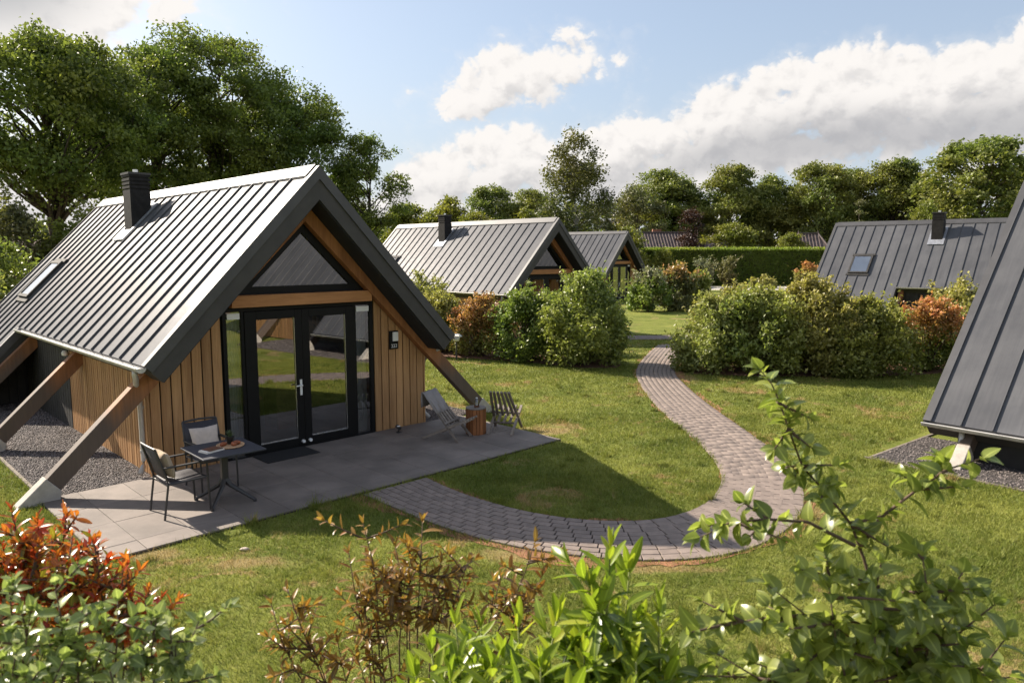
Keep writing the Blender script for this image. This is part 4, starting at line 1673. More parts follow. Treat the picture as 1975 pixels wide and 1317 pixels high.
# --- the big oaks behind the nearest cabin
OAK = [
    (101, 14.7, 5.3, 6.3, (-25.2, 41.0), 'tall broad oak at the far left edge behind the nearest cabin'),
    (102, 16.3, 5.2, 5.0, (-23.8, 50.0), 'tall oak second from the left with gaps of sky in its crown'),
    (103, 18.5, 6.6, 3.8, (-21.4, 54.0), 'tallest rounded oak rising above the chimney of the nearest cabin'),
    (104, 15.9, 5.6, 3.6, (-17.3, 56.5), 'wide oak sloping down to the right above the ridge of the nearest cabin'),
]
for sd, H, r_, b_, (x, y), lab in OAK:
    tm = tree_meshes(sd, H, r_, b_, oakp, 100, 15, 34, 0.225, 'oak_leaf', bough=1.4, trunk_r=0.42, inner=0.22, tight=0.245, squash=0.85)
    tree(tm, 'oak_tree', lab, (x, y, 0), group='tall oaks behind the nearest cabin')
tm = tree_meshes(105, 12.0, 3.0, 3.0, dome, 40, 14, 30, 0.2, 'oak_leaf', bough=1.0, trunk_r=0.25, tight=0.24)
tree(tm, 'oak_tree', 'smaller round oak standing right of the tall oak group', (-11.2, 58, 0))
# --- distant woodland trees, a few meshes shared
WD = [tree_meshes(200 + k, 14, 4.6, 1.2, dome if k != 2 else tallr, 92, 13, 26, 0.31, 'wood_leaf', bough=1.3, squash=0.9, trunk_r=0.3, tight=0.26, inner=0.15) for k in range(4)]
LT = [tree_meshes(220 + k, 9, 3.0, 1.0, dome, 38, 12, 24, 0.30, 'light_leaf', bough=1.15, trunk_r=0.18) for k in range(2)]
far = [
    (0, 20.9, 103, 14.3, 5.4, 'broad dark green tree right behind the birch'),
    (1, 29.0, 100, 14.5, 4.9, 'leftmost tall tree of the long wood behind the hedge'),
    (2, 35.2, 101, 13.4, 4.8, 'second tree from the left in the long wood behind the hedge'),
    (3, 40.4, 98, 14.6, 5.0, 'third tree from the left in the long wood, with layered boughs'),
    (0, 45.5, 101, 14.2, 4.8, 'fourth tree from the left in the long wood behind the hedge'),
    (1, 50.0, 98, 15.0, 5.0, 'fifth tree from the left in the long wood, left of the chimney'),
    (2, 54.3, 103, 14.4, 5.0, 'sixth tree of the long wood, just left of the big round tree'),
    (3, 54.9, 88, 16.2, 7.0, 'big round tree at the right end of the wood, tallest on that side'),
    (0, 66.0, 95, 14.0, 4.6, 'tree at the far right edge behind the big round tree'),
    (2, 24.0, 104, 13.0, 4.6, 'dark tree in the gap between the birch group and the long wood'),
    (3, -2.4, 86, 10.6, 3.6, 'dark tree above the ridge of the middle cabin, left one of two'),
    (0, 2.2, 88, 10.4, 3.6, 'dark tree above the ridge of the middle cabin, right one of two'),
]
for k, x, y, H, r_, lab in far:
    tree(WD[k], 'broadleaf_tree', lab, (x, y, 0), random.Random(lab).uniform(0, 6.28), (r_ / 4.6, r_ / 4.6, H / 14.0), 'trees of the wood behind the hedge')
lt = [
    (0, -11.2, 80, 8.3, 2.9, 'light green tree just right of the smaller round oak'),
    (1, -7.0, 78, 8.8, 2.9, 'light green tree behind the chimney of the middle cabin'),
    (0, -3.6, 72, 6.9, 2.5, 'low light green tree right of the middle cabin chimney'),
    (1, 1.8, 70, 7.2, 2.3, 'yellowish low tree at the left foot of the birch'),
    (0, 23.4, 79, 6.2, 3.0, 'round bright green bush in front of the tiled roof house'),
    (1, 45.0, 80, 8.4, 2.0, 'pale green small tree left of the right chimney'),
    (0, 31.0, 82, 5.3, 1.8, 'small green bush left of the right roof'),
    (1, 10.5, 70, 5.6, 2.4, 'low green bush behind the smallest cabin'),
]
for k, x, y, H, r_, lab in lt:
    tree(LT[k], 'small_tree', lab, (x, y, 0), random.Random(lab).uniform(0, 6.28), (r_ / 3.0, r_ / 3.0, H / 9.0), 'small light trees behind the cabins')
tm = tree_meshes(231, 9.7, 3.0, 1.2, dome, 30, 12, 24, 0.25, 'dusty_leaf', bough=1.1, trunk_r=0.15)
tree(tm, 'dusty_tree', 'tan green tree behind the roof of the smallest cabin', (15.6, 93, 0), 0, (1.2, 1.2, 1.18))
tm = tree_meshes(232, 13.2, 2.45, 1.4, lambda t: max(0.1, math.sin(min(1, 0.22 + t * 0.75) * math.pi) ** 0.6), 70, 10, 26, 0.19, 'birch_leaf', 'birch_bark', bough=0.75, trunk_r=0.17, droop=0.55, inner=0.45, squash=0.9, up=0.1)
tree(tm, 'birch_tree', 'slender birch with drooping twigs against the clouds', (5.1, 60, 0), 0.6, (1.28, 1.28, 1.0))
tm = tree_meshes(233, 8.8, 1.6, 0.6, cone, 40, 8, 20, 0.16, 'dark_leaf', bough=0.6, trunk_r=0.14)
tree(tm, 'conifer_tree', 'dark conifer directly right of the birch', (8.3, 66, 0), 0, (1.3, 1.3, 1))
c2 = tree_meshes(234, 8.8, 1.2, 0.6, cone, 44, 8, 20, 0.14, 'dusty_leaf', bough=0.45, trunk_r=0.12)
tree(c2, 'conifer_tree', 'small pointed conifer above the ridge of the right roof', (37.5, 80, 0))
tm = tree_meshes(235, 7.3, 1.4, 0.8, tallr, 26, 10, 20, 0.16, 'purple_leaf', bough=0.65, trunk_r=0.10)
tree(tm, 'copper_tree', 'narrow dark purple tree next to the tiled roof', (19.9, 82, 0), 0, (1.2, 1.2, 1.13))

# --- a far belt of trees closing the view
def far_wood():
    rg = np.random.default_rng(77)
    P, T_ = [], []
    for x in np.arange(-150, 190, 4.2):
        y = 128 + rg.uniform(-6, 6) + abs(x) * 0.05
        h = rg.uniform(7.5, 10.5) if x < 8 else rg.uniform(10, 13.5)
        n = 420
        u = rg.normal(size=(n, 3))
        u /= np.linalg.norm(u, axis=1)[:, None]
        q = np.array([x, y, h * 0.52]) + u * np.array([3.6, 3.0, h * 0.48]) * rg.uniform(0.75, 1.0, (n, 1))
        P.append(q)
        T_.append(np.clip(rg.uniform(0.1, 0.7) + rg.normal(size=n) * .2, 0, 1))
    P = np.vstack(P)
    V, F, t = leaf_quads(P, 0.95, rg, 0.5, 0.7, 0, np.concatenate(T_))
    link('far_wood', arr_mesh('far_wood', V, F, 'wood_leaf', t), None, kind='stuff', label='far belt of dark trees along the horizon')


far_wood()


# --- shrubs
def shrub_meshes(seed, H, Rm, leafsize, mat, n=7000, nb=26, spiky=0.2, top_mat=None, gap=0.15, low=0.1):
    rg = np.random.default_rng(seed)
    pr = random.Random(seed)
    st = MB()
    P, T_, MI = [], [], []
    nb = int(nb * 1.5)
    per = n // nb
    for b in range(nb):
        a = pr.uniform(0, 2 * math.pi)
        t = pr.random() ** (0.7 if b % 3 else 1.8)
        rr = Rm * math.sqrt(max(0.05, 1 - (max(0, t - 0.35) / 0.68) ** 2 - (max(0, 0.35 - t) / 0.75) ** 2)) * (1 if pr.random() > 0.3 else pr.random())
        br = Rm * pr.uniform(0.17, 0.40)
        k = max(0, rr - br * 0.8)
        c = np.array([k * math.cos(a), k * math.sin(a), max(low + br * 0.5, H * (0.05 + 0.87 * t) - br * 0.15)])
        c[2] = min(c[2], H - br * 0.8)
        st.tube([Vector((pr.uniform(-.1, .1) * Rm, pr.uniform(-.1, .1) * Rm, 0)), Vector((c[0] * .45, c[1] * .45, c[2] * .5)), Vector(c)], [0.022, 0.014, 0.006], 5, False)
        u = rg.normal(size=(per, 3))
        u /= np.linalg.norm(u, axis=1)[:, None]
        q = c + u * br * (rg.uniform(0.1, 1.0, (per, 1)) ** 0.5) * np.array([1, 1, 0.85]) * (1 + 0.35 * rg.normal(size=(per, 1)) ** 2 * 0.5)
        bt = pr.uniform(0.2, 0.8)
        P.append(q)
        T_.append(np.clip(bt + rg.normal(size=per) * .2, 0, 1))
        # upright shoots break the outline
        for s_ in range(5):
            if pr.random() < 0.85:
                d = np.array([pr.uniform(-.6, .6) + c[0] / Rm * .7, pr.uniform(-.6, .6) + c[1] / Rm * .7, pr.uniform(0.35, 1.0)])
                L = H * spiky * pr.uniform(0.5, 1.2)
                m = max(8, int(per * 0.10))
                f = rg.uniform(0, 1, m)
                base_ = c + np.array([0, 0, br * 0.6])
                q = base_ + d[None] * (f * L)[:, None] + rg.normal(size=(m, 3)) * leafsize * 0.55
                P.append(q)
                T_.append(np.clip(0.55 + 0.4 * f, 0, 1))
                st.tube([Vector(base_), Vector(base_ + d * L)], [0.006, 0.003], 4, False)
    P = np.vstack(P)
    T_ = np.concatenate(T_)
    ok = P[:, 2] > 0.04
    P, T_ = P[ok], T_[ok]
    V, F, t = leaf_quads(P, leafsize, rg, 0.55, 0.6, 0, T_)
    if top_mat:
        z = P[:, 2] / H
        hot = (z + rg.normal(size=len(z)) * 0.13) > top_mat[1]
        mi = np.concatenate([hot, hot]).astype(int)
        me = arr_mesh('foliage', V, F, mat, t, mats=[mat, top_mat[0]], midx=mi)
    else:
        me = arr_mesh('foliage', V, F, mat, t)
    return st.mesh('stem', 'twig', True), me


def shrub(name, label, loc, meshes, group=None, sc=(1, 1, 1), rz=0.0, cat='shrub'):
    t = thing(name, label, cat, loc, rz, group)
    t.scale = sc
    link('stem', meshes[0], t)
    link('foliage', meshes[1], t, kind='stuff')
    return t


GL, GR = 'shrubs left of the path', 'bushes right of the path'
shrub('leafy_shrub', 'largest bright green shrub at the left edge of the path', (2.0, 20.3, 0), shrub_meshes(301, 2.45, 1.22, 0.10, 'shrub_leaf', 16000, 40), GL)
shrub('leafy_shrub', 'dark green shrub left of the largest shrub', (0.5, 21.3, 0), shrub_meshes(302, 1.95, 1.05, 0.10, 'deep_leaf', 11000, 30), GL)
shrub('red_tipped_shrub', 'orange red shrub in front of the middle cabin', (-0.95, 22.0, 0), shrub_meshes(303, 1.72, 0.95, 0.085, 'olive_leaf', 11000, 28, top_mat=('red_leaf', 0.42)), GL)
shrub('leafy_shrub', 'pale green shrub right behind the eave of the nearest cabin', (-2.25, 22.8, 0), shrub_meshes(304, 1.7, 1.05, 0.10, 'olive_leaf', 9000, 26), GL)
shrub('leafy_shrub', 'tall pale shrub under the eave of the middle cabin', (-3.0, 25.2, 0), shrub_meshes(305, 2.35, 1.0, 0.10, 'olive_leaf', 7000, 22, spiky=0.2), GL)
shrub('leafy_shrub', 'small dark shrub between the largest shrub and the middle cabin doors', (1.35, 23.2, 0), shrub_meshes(306, 1.75, 0.85, 0.10, 'deep_leaf', 6000, 18), GL)
shrub('leafy_shrub', 'leftmost bush of the row right of the path', (5.35, 19.3, 0), shrub_meshes(311, 1.85, 1.15, 0.10, 'olive_leaf', 11000, 32), GR)
shrub('leafy_shrub', 'second bush in the row right of the path', (6.45, 19.0, 0), shrub_meshes(312, 2.1, 1.25, 0.10, 'shrub_leaf', 13000, 34), GR)
shrub('leafy_shrub', 'third and tallest bush in the row right of the path', (7.9, 19.2, 0), shrub_meshes(313, 2.3, 1.35, 0.10, 'olive_leaf', 14000, 36, spiky=0.18), GR)
shrub('leafy_shrub', 'fourth darker bush right of the path beside the red tipped one', (9.35, 18.9, 0), shrub_meshes(314, 1.85, 1.2, 0.10, 'shrub_leaf', 12000, 32), GR)
shrub('red_tipped_shrub', 'orange red shrub in front of the right cabin opening', (10.9, 19.2, 0), shrub_meshes(315, 1.8, 1.1, 0.085, 'deep_leaf', 12000, 30, top_mat=('red_leaf', 0.55)), GR)
shrub('leafy_shrub', 'olive green bush right of the red shrub beside the right roof', (12.7, 20.8, 0), shrub_meshes(316, 2.15, 1.1, 0.10, 'olive_leaf', 8000, 24, spiky=0.22), GR)
shrub('leafy_shrub', 'low bush in the back of the row right of the path', (6.4, 20.7, 0), shrub_meshes(317, 2.05, 1.3, 0.10, 'olive_leaf', 8000, 24), GR)
shrub('leafy_shrub', 'low leafy bush filling the front of the row between the third and fourth bush', (8.6, 18.6, 0), shrub_meshes(318, 1.35, 0.9, 0.095, 'shrub_leaf', 7000, 22), GR)
GB = 'garden shrubs near the far hedge'
shrub('flowering_shrub', 'pale whitish shrub in front of the smallest cabin', (7.3, 39.0, 0), shrub_meshes(321, 2.0, 1.2, 0.16, 'deep_leaf', 5000, 20, spiky=0.3, top_mat=('pale_leaf', 0.85)), GB)
shrub('flowering_shrub', 'pale brownish shrub right of the smallest cabin', (8.9, 40.0, 0), shrub_meshes(322, 2.25, 1.1, 0.16, 'dusty_leaf', 5000, 20, spiky=0.3, top_mat=('red_leaf', 0.85)), GB)
shrub('leafy_shrub', 'green shrub at the end of the far lawn right of the pale shrubs', (10.4, 42.0, 0), shrub_meshes(323, 2.1, 1.0, 0.16, 'shrub_leaf', 4500, 20), GB)
shrub('leafy_shrub', 'feathery green shrub at the left end of the clipped hedge', (14.2, 69.5, 0), shrub_meshes(324, 2.9, 2.0, 0.22, 'light_leaf', 5000, 20, spiky=0.3), GB)
shrub('leafy_shrub', 'whitish upright shrub in front of the clipped hedge', (17.9, 68.0, 0), shrub_meshes(325, 2.5, 0.8, 0.2, 'pale_leaf', 2200, 10, spiky=0.3), GB)
shrub('leafy_shrub', 'second whitish upright shrub in front of the clipped hedge', (20.2, 69.0, 0), shrub_meshes(326, 2.8, 0.8, 0.2, 'dusty_leaf', 2200, 10, spiky=0.35), GB)
shrub('red_tipped_shrub', 'small reddish shrub in front of the right end of the hedge', (27.2, 68.0, 0), shrub_meshes(327, 2.1, 1.0, 0.2, 'olive_leaf', 3000, 14, top_mat=('red_leaf', 0.75)), GB)
shrub('leafy_shrub', 'rounded dusky shrub touching the right roof', (30.3, 69.0, 0), shrub_meshes(328, 2.8, 1.6, 0.22, 'dusty_leaf', 4200, 18), GB)
shrub('leafy_shrub', 'low green shrub beside the driveway', (22.6, 66.0, 0), shrub_meshes(329, 1.0, 1.2, 0.2, 'olive_leaf', 2400, 12), GB)
GLF = 'shrubs left of the nearest cabin'
shrub('leafy_shrub', 'dark green bush at the left picture edge above the cabin roof', (-17.3, 24.5, 0), shrub_meshes(331, 3.3, 2.2, 0.14, 'deep_leaf', 12000, 34), GLF)
shrub('leafy_shrub', 'light yellow green bush at the left picture edge beside the roof', (-12.4, 17.2, 0), shrub_meshes(332, 2.35, 1.25, 0.11, 'olive_leaf', 9000, 28), GLF)
shrub('leafy_shrub', 'grey green tall bush below the leftmost oak', (-24.0, 34.5, 0), shrub_meshes(333, 5.4, 2.4, 0.2, 'dusty_leaf', 9000, 30), GLF)
shrub('leafy_shrub', 'yellow green tall bush below the second oak', (-20.4, 35.5, 0), shrub_meshes(334, 5.0, 2.0, 0.2, 'light_leaf', 9000, 30), GLF)
shrub('leafy_shrub', 'bright green far bush at the left edge under the oak', (-29.0, 41.0, 0), shrub_meshes(335, 5.8, 2.6, 0.2, 'light_leaf', 9000, 30), GLF)
shrub('leafy_shrub', 'dark bush between the shed and the nearest roof', (-15.6, 30.0, 0), shrub_meshes(336, 3.2, 1.8, 0.15, 'deep_leaf', 8000, 26), GLF)
for k, (x, y, r_) in enumerate(((-32, 64, 3.6), (-26, 66, 4.0), (-20.5, 66, 4.0), (-15.0, 67, 3.8))):
    shrub('leafy_shrub', ('dark thicket behind the leftmost oak trunk', 'dark thicket behind the chimney of the nearest cabin', 'dark thicket above the middle of the nearest ridge', 'dark thicket left of the smaller round oak')[k], (x, y, 0),
          shrub_meshes(340 + k, (5.4, 6.6, 7.4, 7.4)[k], r_, 0.32, 'oak_leaf', 8000, 30), 'thicket under the tall oaks')


# --- clipped hedge
def hedge():
    t = thing('clipped_hedge', 'long clipped green hedge behind the far shrubs', 'hedge', (0, 0, 0))
    x0, x1, y0, y1, H = 12.6, 33.0, 72.0, 73.4, 3.45
    MB().box(x0 + .15, x1 - .15, y0 + .15, y1 - .15, 0, H - .15).build('core', 'bark', t)
    rg = np.random.default_rng(55)
    n = 44000
    f = rg.uniform(0, 1, n)
    P = np.stack([rg.uniform(x0, x1, n), rg.uniform(y0, y1, n), rg.uniform(0.05, H, n)], 1)
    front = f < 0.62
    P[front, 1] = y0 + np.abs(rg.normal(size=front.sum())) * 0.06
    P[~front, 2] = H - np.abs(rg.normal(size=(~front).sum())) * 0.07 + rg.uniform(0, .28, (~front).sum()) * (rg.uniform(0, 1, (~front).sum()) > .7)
    V, F, tt = leaf_quads(P, 0.17, rg, 0.4, 0.6, 0, np.where(front, 0.4, 1.0))  # top leaves tinted lighter than the front: sunlit fringe painted into the colour
    link('foliage', arr_mesh('foliage', V, F, 'hedge_leaf', tt), t, kind='stuff')


hedge()


# ------------------------------------------------------------------ far houses
def tiled_house(label, x, y, w, dpt, zw, zr_, rz=0.0, chim=True, hip=1.6):
    t = thing('bungalow', label, 'house', (x, y, 0), rz, 'tile roofed houses beyond the hedge')
    MB().box(-w / 2 + .4, w / 2 - .4, -dpt / 2 + .4, dpt / 2 - .4, 0, zw).build('wall', 'brick_wall', t)
    m = MB()
    a, b = w / 2, dpt / 2
    m.v = [(-a, -b, zw - .1), (a, -b, zw - .1), (a, b, zw - .1), (-a, b, zw - .1), (-a + hip, 0, zr_), (a - hip, 0, zr_)]
    m.f = [(0, 1, 5, 4), (2, 3, 4, 5), (1, 2, 5), (3, 0, 4), (3, 2, 1, 0)]
    r_ = m.build('roof', 'roof_tile', t)
    # rows of pantiles as raised rolls on the two long slopes
    n = int((w - 2 * hip) / 0.34)
    sl = Vector((0, b, zr_ - zw + .1))
    for s in (-1, 1):
        mm = MB()
        for k in range(n + 1):
            xx = -a + hip + (w - 2 * hip) * k / n
            mm.tube([(xx, s * b, zw - .085), (xx, 0.0, zr_ + .015)], 0.075, 5, False)
        mm.build('tile_roll', 'roof_tile', r_)
    m = MB()
    m.tube([(-a + hip, 0, zr_ + .05), (a - hip, 0, zr_ + .05)], 0.12, 6)
    for s in (-1, 1):
        for q in (-1, 1):
            m.tube([(s * (a - hip), 0, zr_ + .05), (s * a, q * b, zw - .05)], 0.11, 6)
        m.tube([(s * (a - hip), 0, zr_ + .05), (s * (a - hip), 0, zr_ + .40)], [0.09, 0.04], 6)
    m.build('ridge_tile', 'roof_tile', r_)
    if chim:
        MB().box(-.5, .5, .3, .9, zw, zr_ + .45).build('chimney', 'brick_wall', t)
    for k in (-1, 1):
        wdw = MB().box(k * w * .25 - .6, k * w * .25 + .6, -dpt / 2 + .36, -dpt / 2 + .42, 0.9, 2.1).build('window', 'white_plastic', t)
        MB().box(k * w * .25 - .5, k * w * .25 + .5, -dpt / 2 + .34, -dpt / 2 + .37, 1.0, 2.0).build('pane', 'skylight_glass', wdw)


tiled_house('long brown tile roofed house behind the hedge beside the smallest cabin', 16.9, 86, 10.5, 8.5, 2.6, 5.45)
tiled_house('brown roof showing right of the round bush behind the hedge', 25.2, 88, 6.2, 6.6, 2.6, 5.1, 0.3, False)
tiled_house('pale brown roof peeping out beside the left end of the right roof', 35.2, 88, 5.4, 6.6, 2.6, 5.4, -0.2, False)


def shed():
    t = thing('garden_shed', 'low brown roofed shed at the left edge behind the dark bush', 'shed', (-26.5, 36.5, 0), 0.1)
    MB().box(-4.5, 4.5, -2, 2, 0, 2.6).build('wall', 'brick_wall', t)
    m = MB()
    m.prism([(-2.4, 2.5), (2.4, 2.5), (0, 3.75)], -5, 5, 'x')
    m.build('roof', 'shed_roof', t)
    m = MB()
    for k in range(24):
        m.box(-5 + k * .417, -5 + k * .417 + .04, -2.4, -2.36, 2.5, 2.56)
    m.build('roof_edge', 'shed_roof', t)


shed()


# ------------------------------------------------------------------ grass
def grass():
    rg = np.random.default_rng(9)
    P = []
    bands = [(4.2, 7, 5200), (7, 10, 3800), (10, 14, 2300), (14, 20, 1150), (20, 28, 520)]
    for y0, y1, dens in bands:
        x0, x1 = -0.78 * y1 - 0.5, 0.78 * y1 + 0.5
        x0 = max(x0, -9.5)
        x1 = min(x1, 15)
        n = int((x1 - x0) * (y1 - y0) * dens)
        q = np.stack([rg.uniform(x0, x1, n), rg.uniform(y0, y1, n)], 1)
        q = q[np.abs(q[:, 0]) < 0.75 * q[:, 1] + 0.6]
        P.append(q)
    P = np.vstack(P)
    # thin the turf in tufts
    w = np.sin(P[:, 0] * 3.1 + np.sin(P[:, 1] * 2.3) * 2) * np.sin(P[:, 1] * 3.7 + np.sin(P[:, 0] * 1.9) * 2)
    keep = rg.uniform(0, 1, len(P)) < 0.72 + 0.28 * w
    P = P[keep]
    for (px_, py_, rx, ry) in PATCHES:
        d = np.hypot((P[:, 0] - px_) / rx, (P[:, 1] - py_) / ry)
        P = P[rg.uniform(0, 1, len(P)) < np.clip((d - 0.2) / 1.2, 0.5, 1)]
    edge = covered(P, 0.0)
    P = P[~edge]
    ct = np.stack([rg.uniform(-6, 11, 420), rg.uniform(4.8, 17, 420)], 1)
    ct = ct[~covered(ct, 0.0)]
    ce = ct[covered(ct, 0.12)]
    ct = np.vstack([ct[:130], ce, ce])
    tp = (ct[:, None] + rg.normal(size=(len(ct), 60, 2)) * 0.035).reshape(-1, 2)
    n_turf = len(P)
    P = np.vstack([P, tp])
    n = len(P)
    near = covered(P, 0.05)
    D = P[:, 1]
    h = (0.024 + 0.022 * rg.random(n)) * (1 + 0.5 * rg.random(n) ** 4)
    tuft = np.sin(P[:, 0] * 1.3 + 4) * np.sin(P[:, 1] * 1.7 + np.sin(P[:, 0])) > 0.75
    h = h * np.where(tuft, 1.35, 1.0) * np.where(near, 1.6, 1.0)
    h[n_turf:] *= rg.uniform(1.3, 2.3, n - n_turf)
    wd = 0.0034 * np.clip(D / 6.0, 0.9, 4.0)
    an = rg.uniform(0, 6.283, n)
    ln = rg.uniform(0.2, 1.0, n) * h * 1.0
    la = rg.uniform(0, 6.283, n)
    z0 = np.zeros(n)
    a = np.stack([P[:, 0] + np.cos(an) * wd, P[:, 1] + np.sin(an) * wd, z0], 1)
    b = np.stack([P[:, 0] - np.cos(an) * wd, P[:, 1] - np.sin(an) * wd, z0], 1)
    c = np.stack([P[:, 0] + np.cos(la) * ln, P[:, 1] + np.sin(la) * ln, h], 1)
    V = np.stack([a, b, c], 1).reshape(-1, 3)
    F = np.arange(3 * n).reshape(n, 3)
    print('grass blades', n)
    link('grass', arr_mesh('grass', V, F, 'grass_blade'), None, kind='stuff', label='short mown grass of the lawn')


grass()


# ------------------------------------------------------------------ foreground plants, leaf by leaf
def leaf_blade(L, Wd, fold=0.25, curl=0.25, rows=5, mat=None, shape='lance', wave=0.0):
    """leaf along +y, upper face +z"""
    v, f = [], []
    for i in range(rows + 1):
        t = i / rows
        if shape == 'lance':
            w = math.sin(math.pi * min(1, t * 0.92 + 0.04)) ** 0.8
        elif shape == 'ovate':
            w = math.sin(math.pi * (t ** 0.72)) ** 0.75 if 0 < t < 1 else 0.0
        w = max(w, 0.03 if i in (0, rows) else 0.1) * Wd / 2
        y = L * t
        zc = -curl * L * t * t + 0.06 * L * t
        zz = fold * w + wave * L * math.sin(t * 9) * 0.5
        v += [(-w, y, zc + zz), (0, y, zc), (w, y, zc + fold * w - wave * L * math.sin(t * 9) * 0.5)]
    for i in range(rows):
        for k in (0, 1):
            a = 3 * i + k
            f.append((a, a + 1, a + 4, a + 3))
    me = bpy.data.meshes.new('leaf')
    me.from_pydata(v, [], f)
    me.polygons.foreach_set('use_smooth', [True] * len(me.polygons))
    if mat:
        me.materials.append(MATS[mat])
    a = me.attributes.new('rib', 'FLOAT', 'POINT')
    a.data.foreach_set('value', [1.0 if i % 3 == 1 else 0.0 for i in range(len(v))])
    return me


def frame_from(d, nrm):
    d = d.normalized()
    s = d.cross(nrm)
    if s.length < 1e-4:
        s = d.cross(Vector((1, 0, 0)))
    s.normalize()
    n = s.cross(d)
    return Matrix(((s.x, d.x, n.x, 0), (s.y, d.y, n.y, 0), (s.z, d.z, n.z, 0), (0, 0, 0, 1)))


FX, FY = 987.5 / 1413.8, 658.5 / 1413.8


def seen(p):
    cp, sp = math.cos(0.11925), math.sin(0.11925)
    y, z = p[1], p[2] - CAM[2]
    d = y * cp - z * sp
    if d < 0.2:
        return 0.0
    a, b = p[0] / d, (y * sp + z * cp) / d
    if abs(a) > FX + .02 or abs(b) > FY + .02:
        return 0.0
    return 1.0 / d


def finish_plant(root, leaves, variants, limit=300):
    """leaves: (matrix, variant). The best seen become parts of their own, the rest one joined part"""
    ranked = sorted(range(len(leaves)), key=lambda i: -seen(leaves[i][0].translation) * leaves[i][0].to_scale().y)
    n = 0
    rest = []
    for i in ranked:
        m, k = leaves[i]
        if n < limit and seen(m.translation) > 0:
            o = link('leaf', variants[k], root)
            o.matrix_local = m
            n += 1
        else:
            rest.append((m, k))
    if rest:
        VV, FF, MI = [], [], []
        mats = []
        off = 0
        base = []
        for me in variants:
            co = np.zeros(len(me.vertices) * 3)
            me.vertices.foreach_get('co', co)
            base.append((co.reshape(-1, 3), np.array([p.vertices[:] for p in me.polygons])))
            nm = me.materials[0].name
            if nm not in mats:
                mats.append(nm)
        tint = []
        rg = random.Random(2)
        for m, k in rest:
            co, f = base[k]
            M = np.array(m)
            VV.append(co @ M[:3, :3].T + M[:3, 3])
            FF.append(f + off)
            MI += [mats.index(variants[k].materials[0].name)] * len(f)
            a = variants[k].attributes.get('tint')
            tint += [a.data[0].value if a else 0.5] * len(co)
            off += len(co)
        me = arr_mesh('more_leaves', np.vstack(VV), np.vstack(FF), None, np.array(tint), mats=mats, midx=MI)
        ra = me.attributes.new('rib', 'FLOAT', 'POINT')
        ra.data.foreach_set('value', np.where(np.arange(len(me.vertices)) % 3 == 1, 1.0, 0.0).astype(np.float32))
        me.polygons.foreach_set('use_smooth', [True] * len(me.polygons))
        link('more_leaves', me, root, kind='stuff')


def variant_set(specs):
    out = []
    for mat, tint, L, Wd, fold, curl, shape, wave in specs:
        me = leaf_blade(L, Wd, fold, curl, 5, mat, shape, wave)
        a = me.attributes.new('tint', 'FLOAT', 'POINT')
        a.data.foreach_set('value', [tint] * len(me.vertices))
        out.append(me)
    return out


def shoot_leaves(leaves, pts, n, rg, scale, spread, nvar, t0=0.25, golden=2.4, tipvar=None, up=0.6, two_rank=False, jit=0.25, terminal=3):
    """leaves spiralling along a polyline stem"""
    P = [Vector(p) for p in pts]
    seg = [(P[i + 1] - P[i]).length for i in range(len(P) - 1)]
    tot = sum(seg)

    def at(t):
        s = t * tot
        for i, l in enumerate(seg):
            if s <= l or i == len(seg) - 1:
                return P[i].lerp(P[i + 1], min(1, s / l)), (P[i + 1] - P[i]).normalized()
            s -= l
    ph = rg.uniform(0, 6.28)
    for i in range(n + terminal):
        t = t0 + (1 - t0) * min(1.0, (i + 0.5) / n)
        p, d = at(t)
        a = ph + i * (math.pi if two_rank else golden) + rg.uniform(-jit, jit)
        ref = Vector((0, 0, 1)) if abs(d.z) < 0.9 else Vector((1, 0, 0))
        s = d.cross(ref).normalized()
        c = s.cross(d)
        side = s * math.cos(a) + c * math.sin(a)
        el = spread * (1.0 if i < n else 0.35) * rg.uniform(0.75, 1.2)
        ld = (d * math.cos(el) + side * math.sin(el))
        ld.z += rg.uniform(-.15, .12)
        ld.normalize()
        jit2 = 0.55
        nr = (Vector((rg.uniform(-jit2, jit2), rg.uniform(-jit2, jit2), 1)) * up + d * 0.8 - side * 0.2 + Vector((rg.uniform(-jit, jit), rg.uniform(-jit, jit), rg.uniform(-jit, jit))))
        m = Matrix.Translation(p) @ frame_from(ld, nr)
        k = rg.randrange(nvar)
        if tipvar is not None and t > 0.8:
            k = rg.choice(tipvar)
        m = m @ Matrix.Scale(scale * rg.uniform(0.55, 1.2) * (0.8 if t > 0.93 else 1.0), 4)
        leaves.append((m, k))


def stems(root, lines, mat, r0, r1, name='stem'):
    for pts in lines:
        m = MB()
        n = len(pts)
        m.tube(pts, [r0 + (r1 - r0) * i / (n - 1) for i in range(n)], 6)
        m.build(name, mat, root, smooth=True)


def bent(a, b, rg, k=0.12, n=5):
    a, b = Vector(a), Vector(b)
    o = Vector((rg.uniform(-1, 1), rg.uniform(-1, 1), 0)) * (b - a).length * k
    return [a.lerp(b, i / (n - 1)) + o * math.sin(math.pi * i / (n - 1)) for i in range(n)]


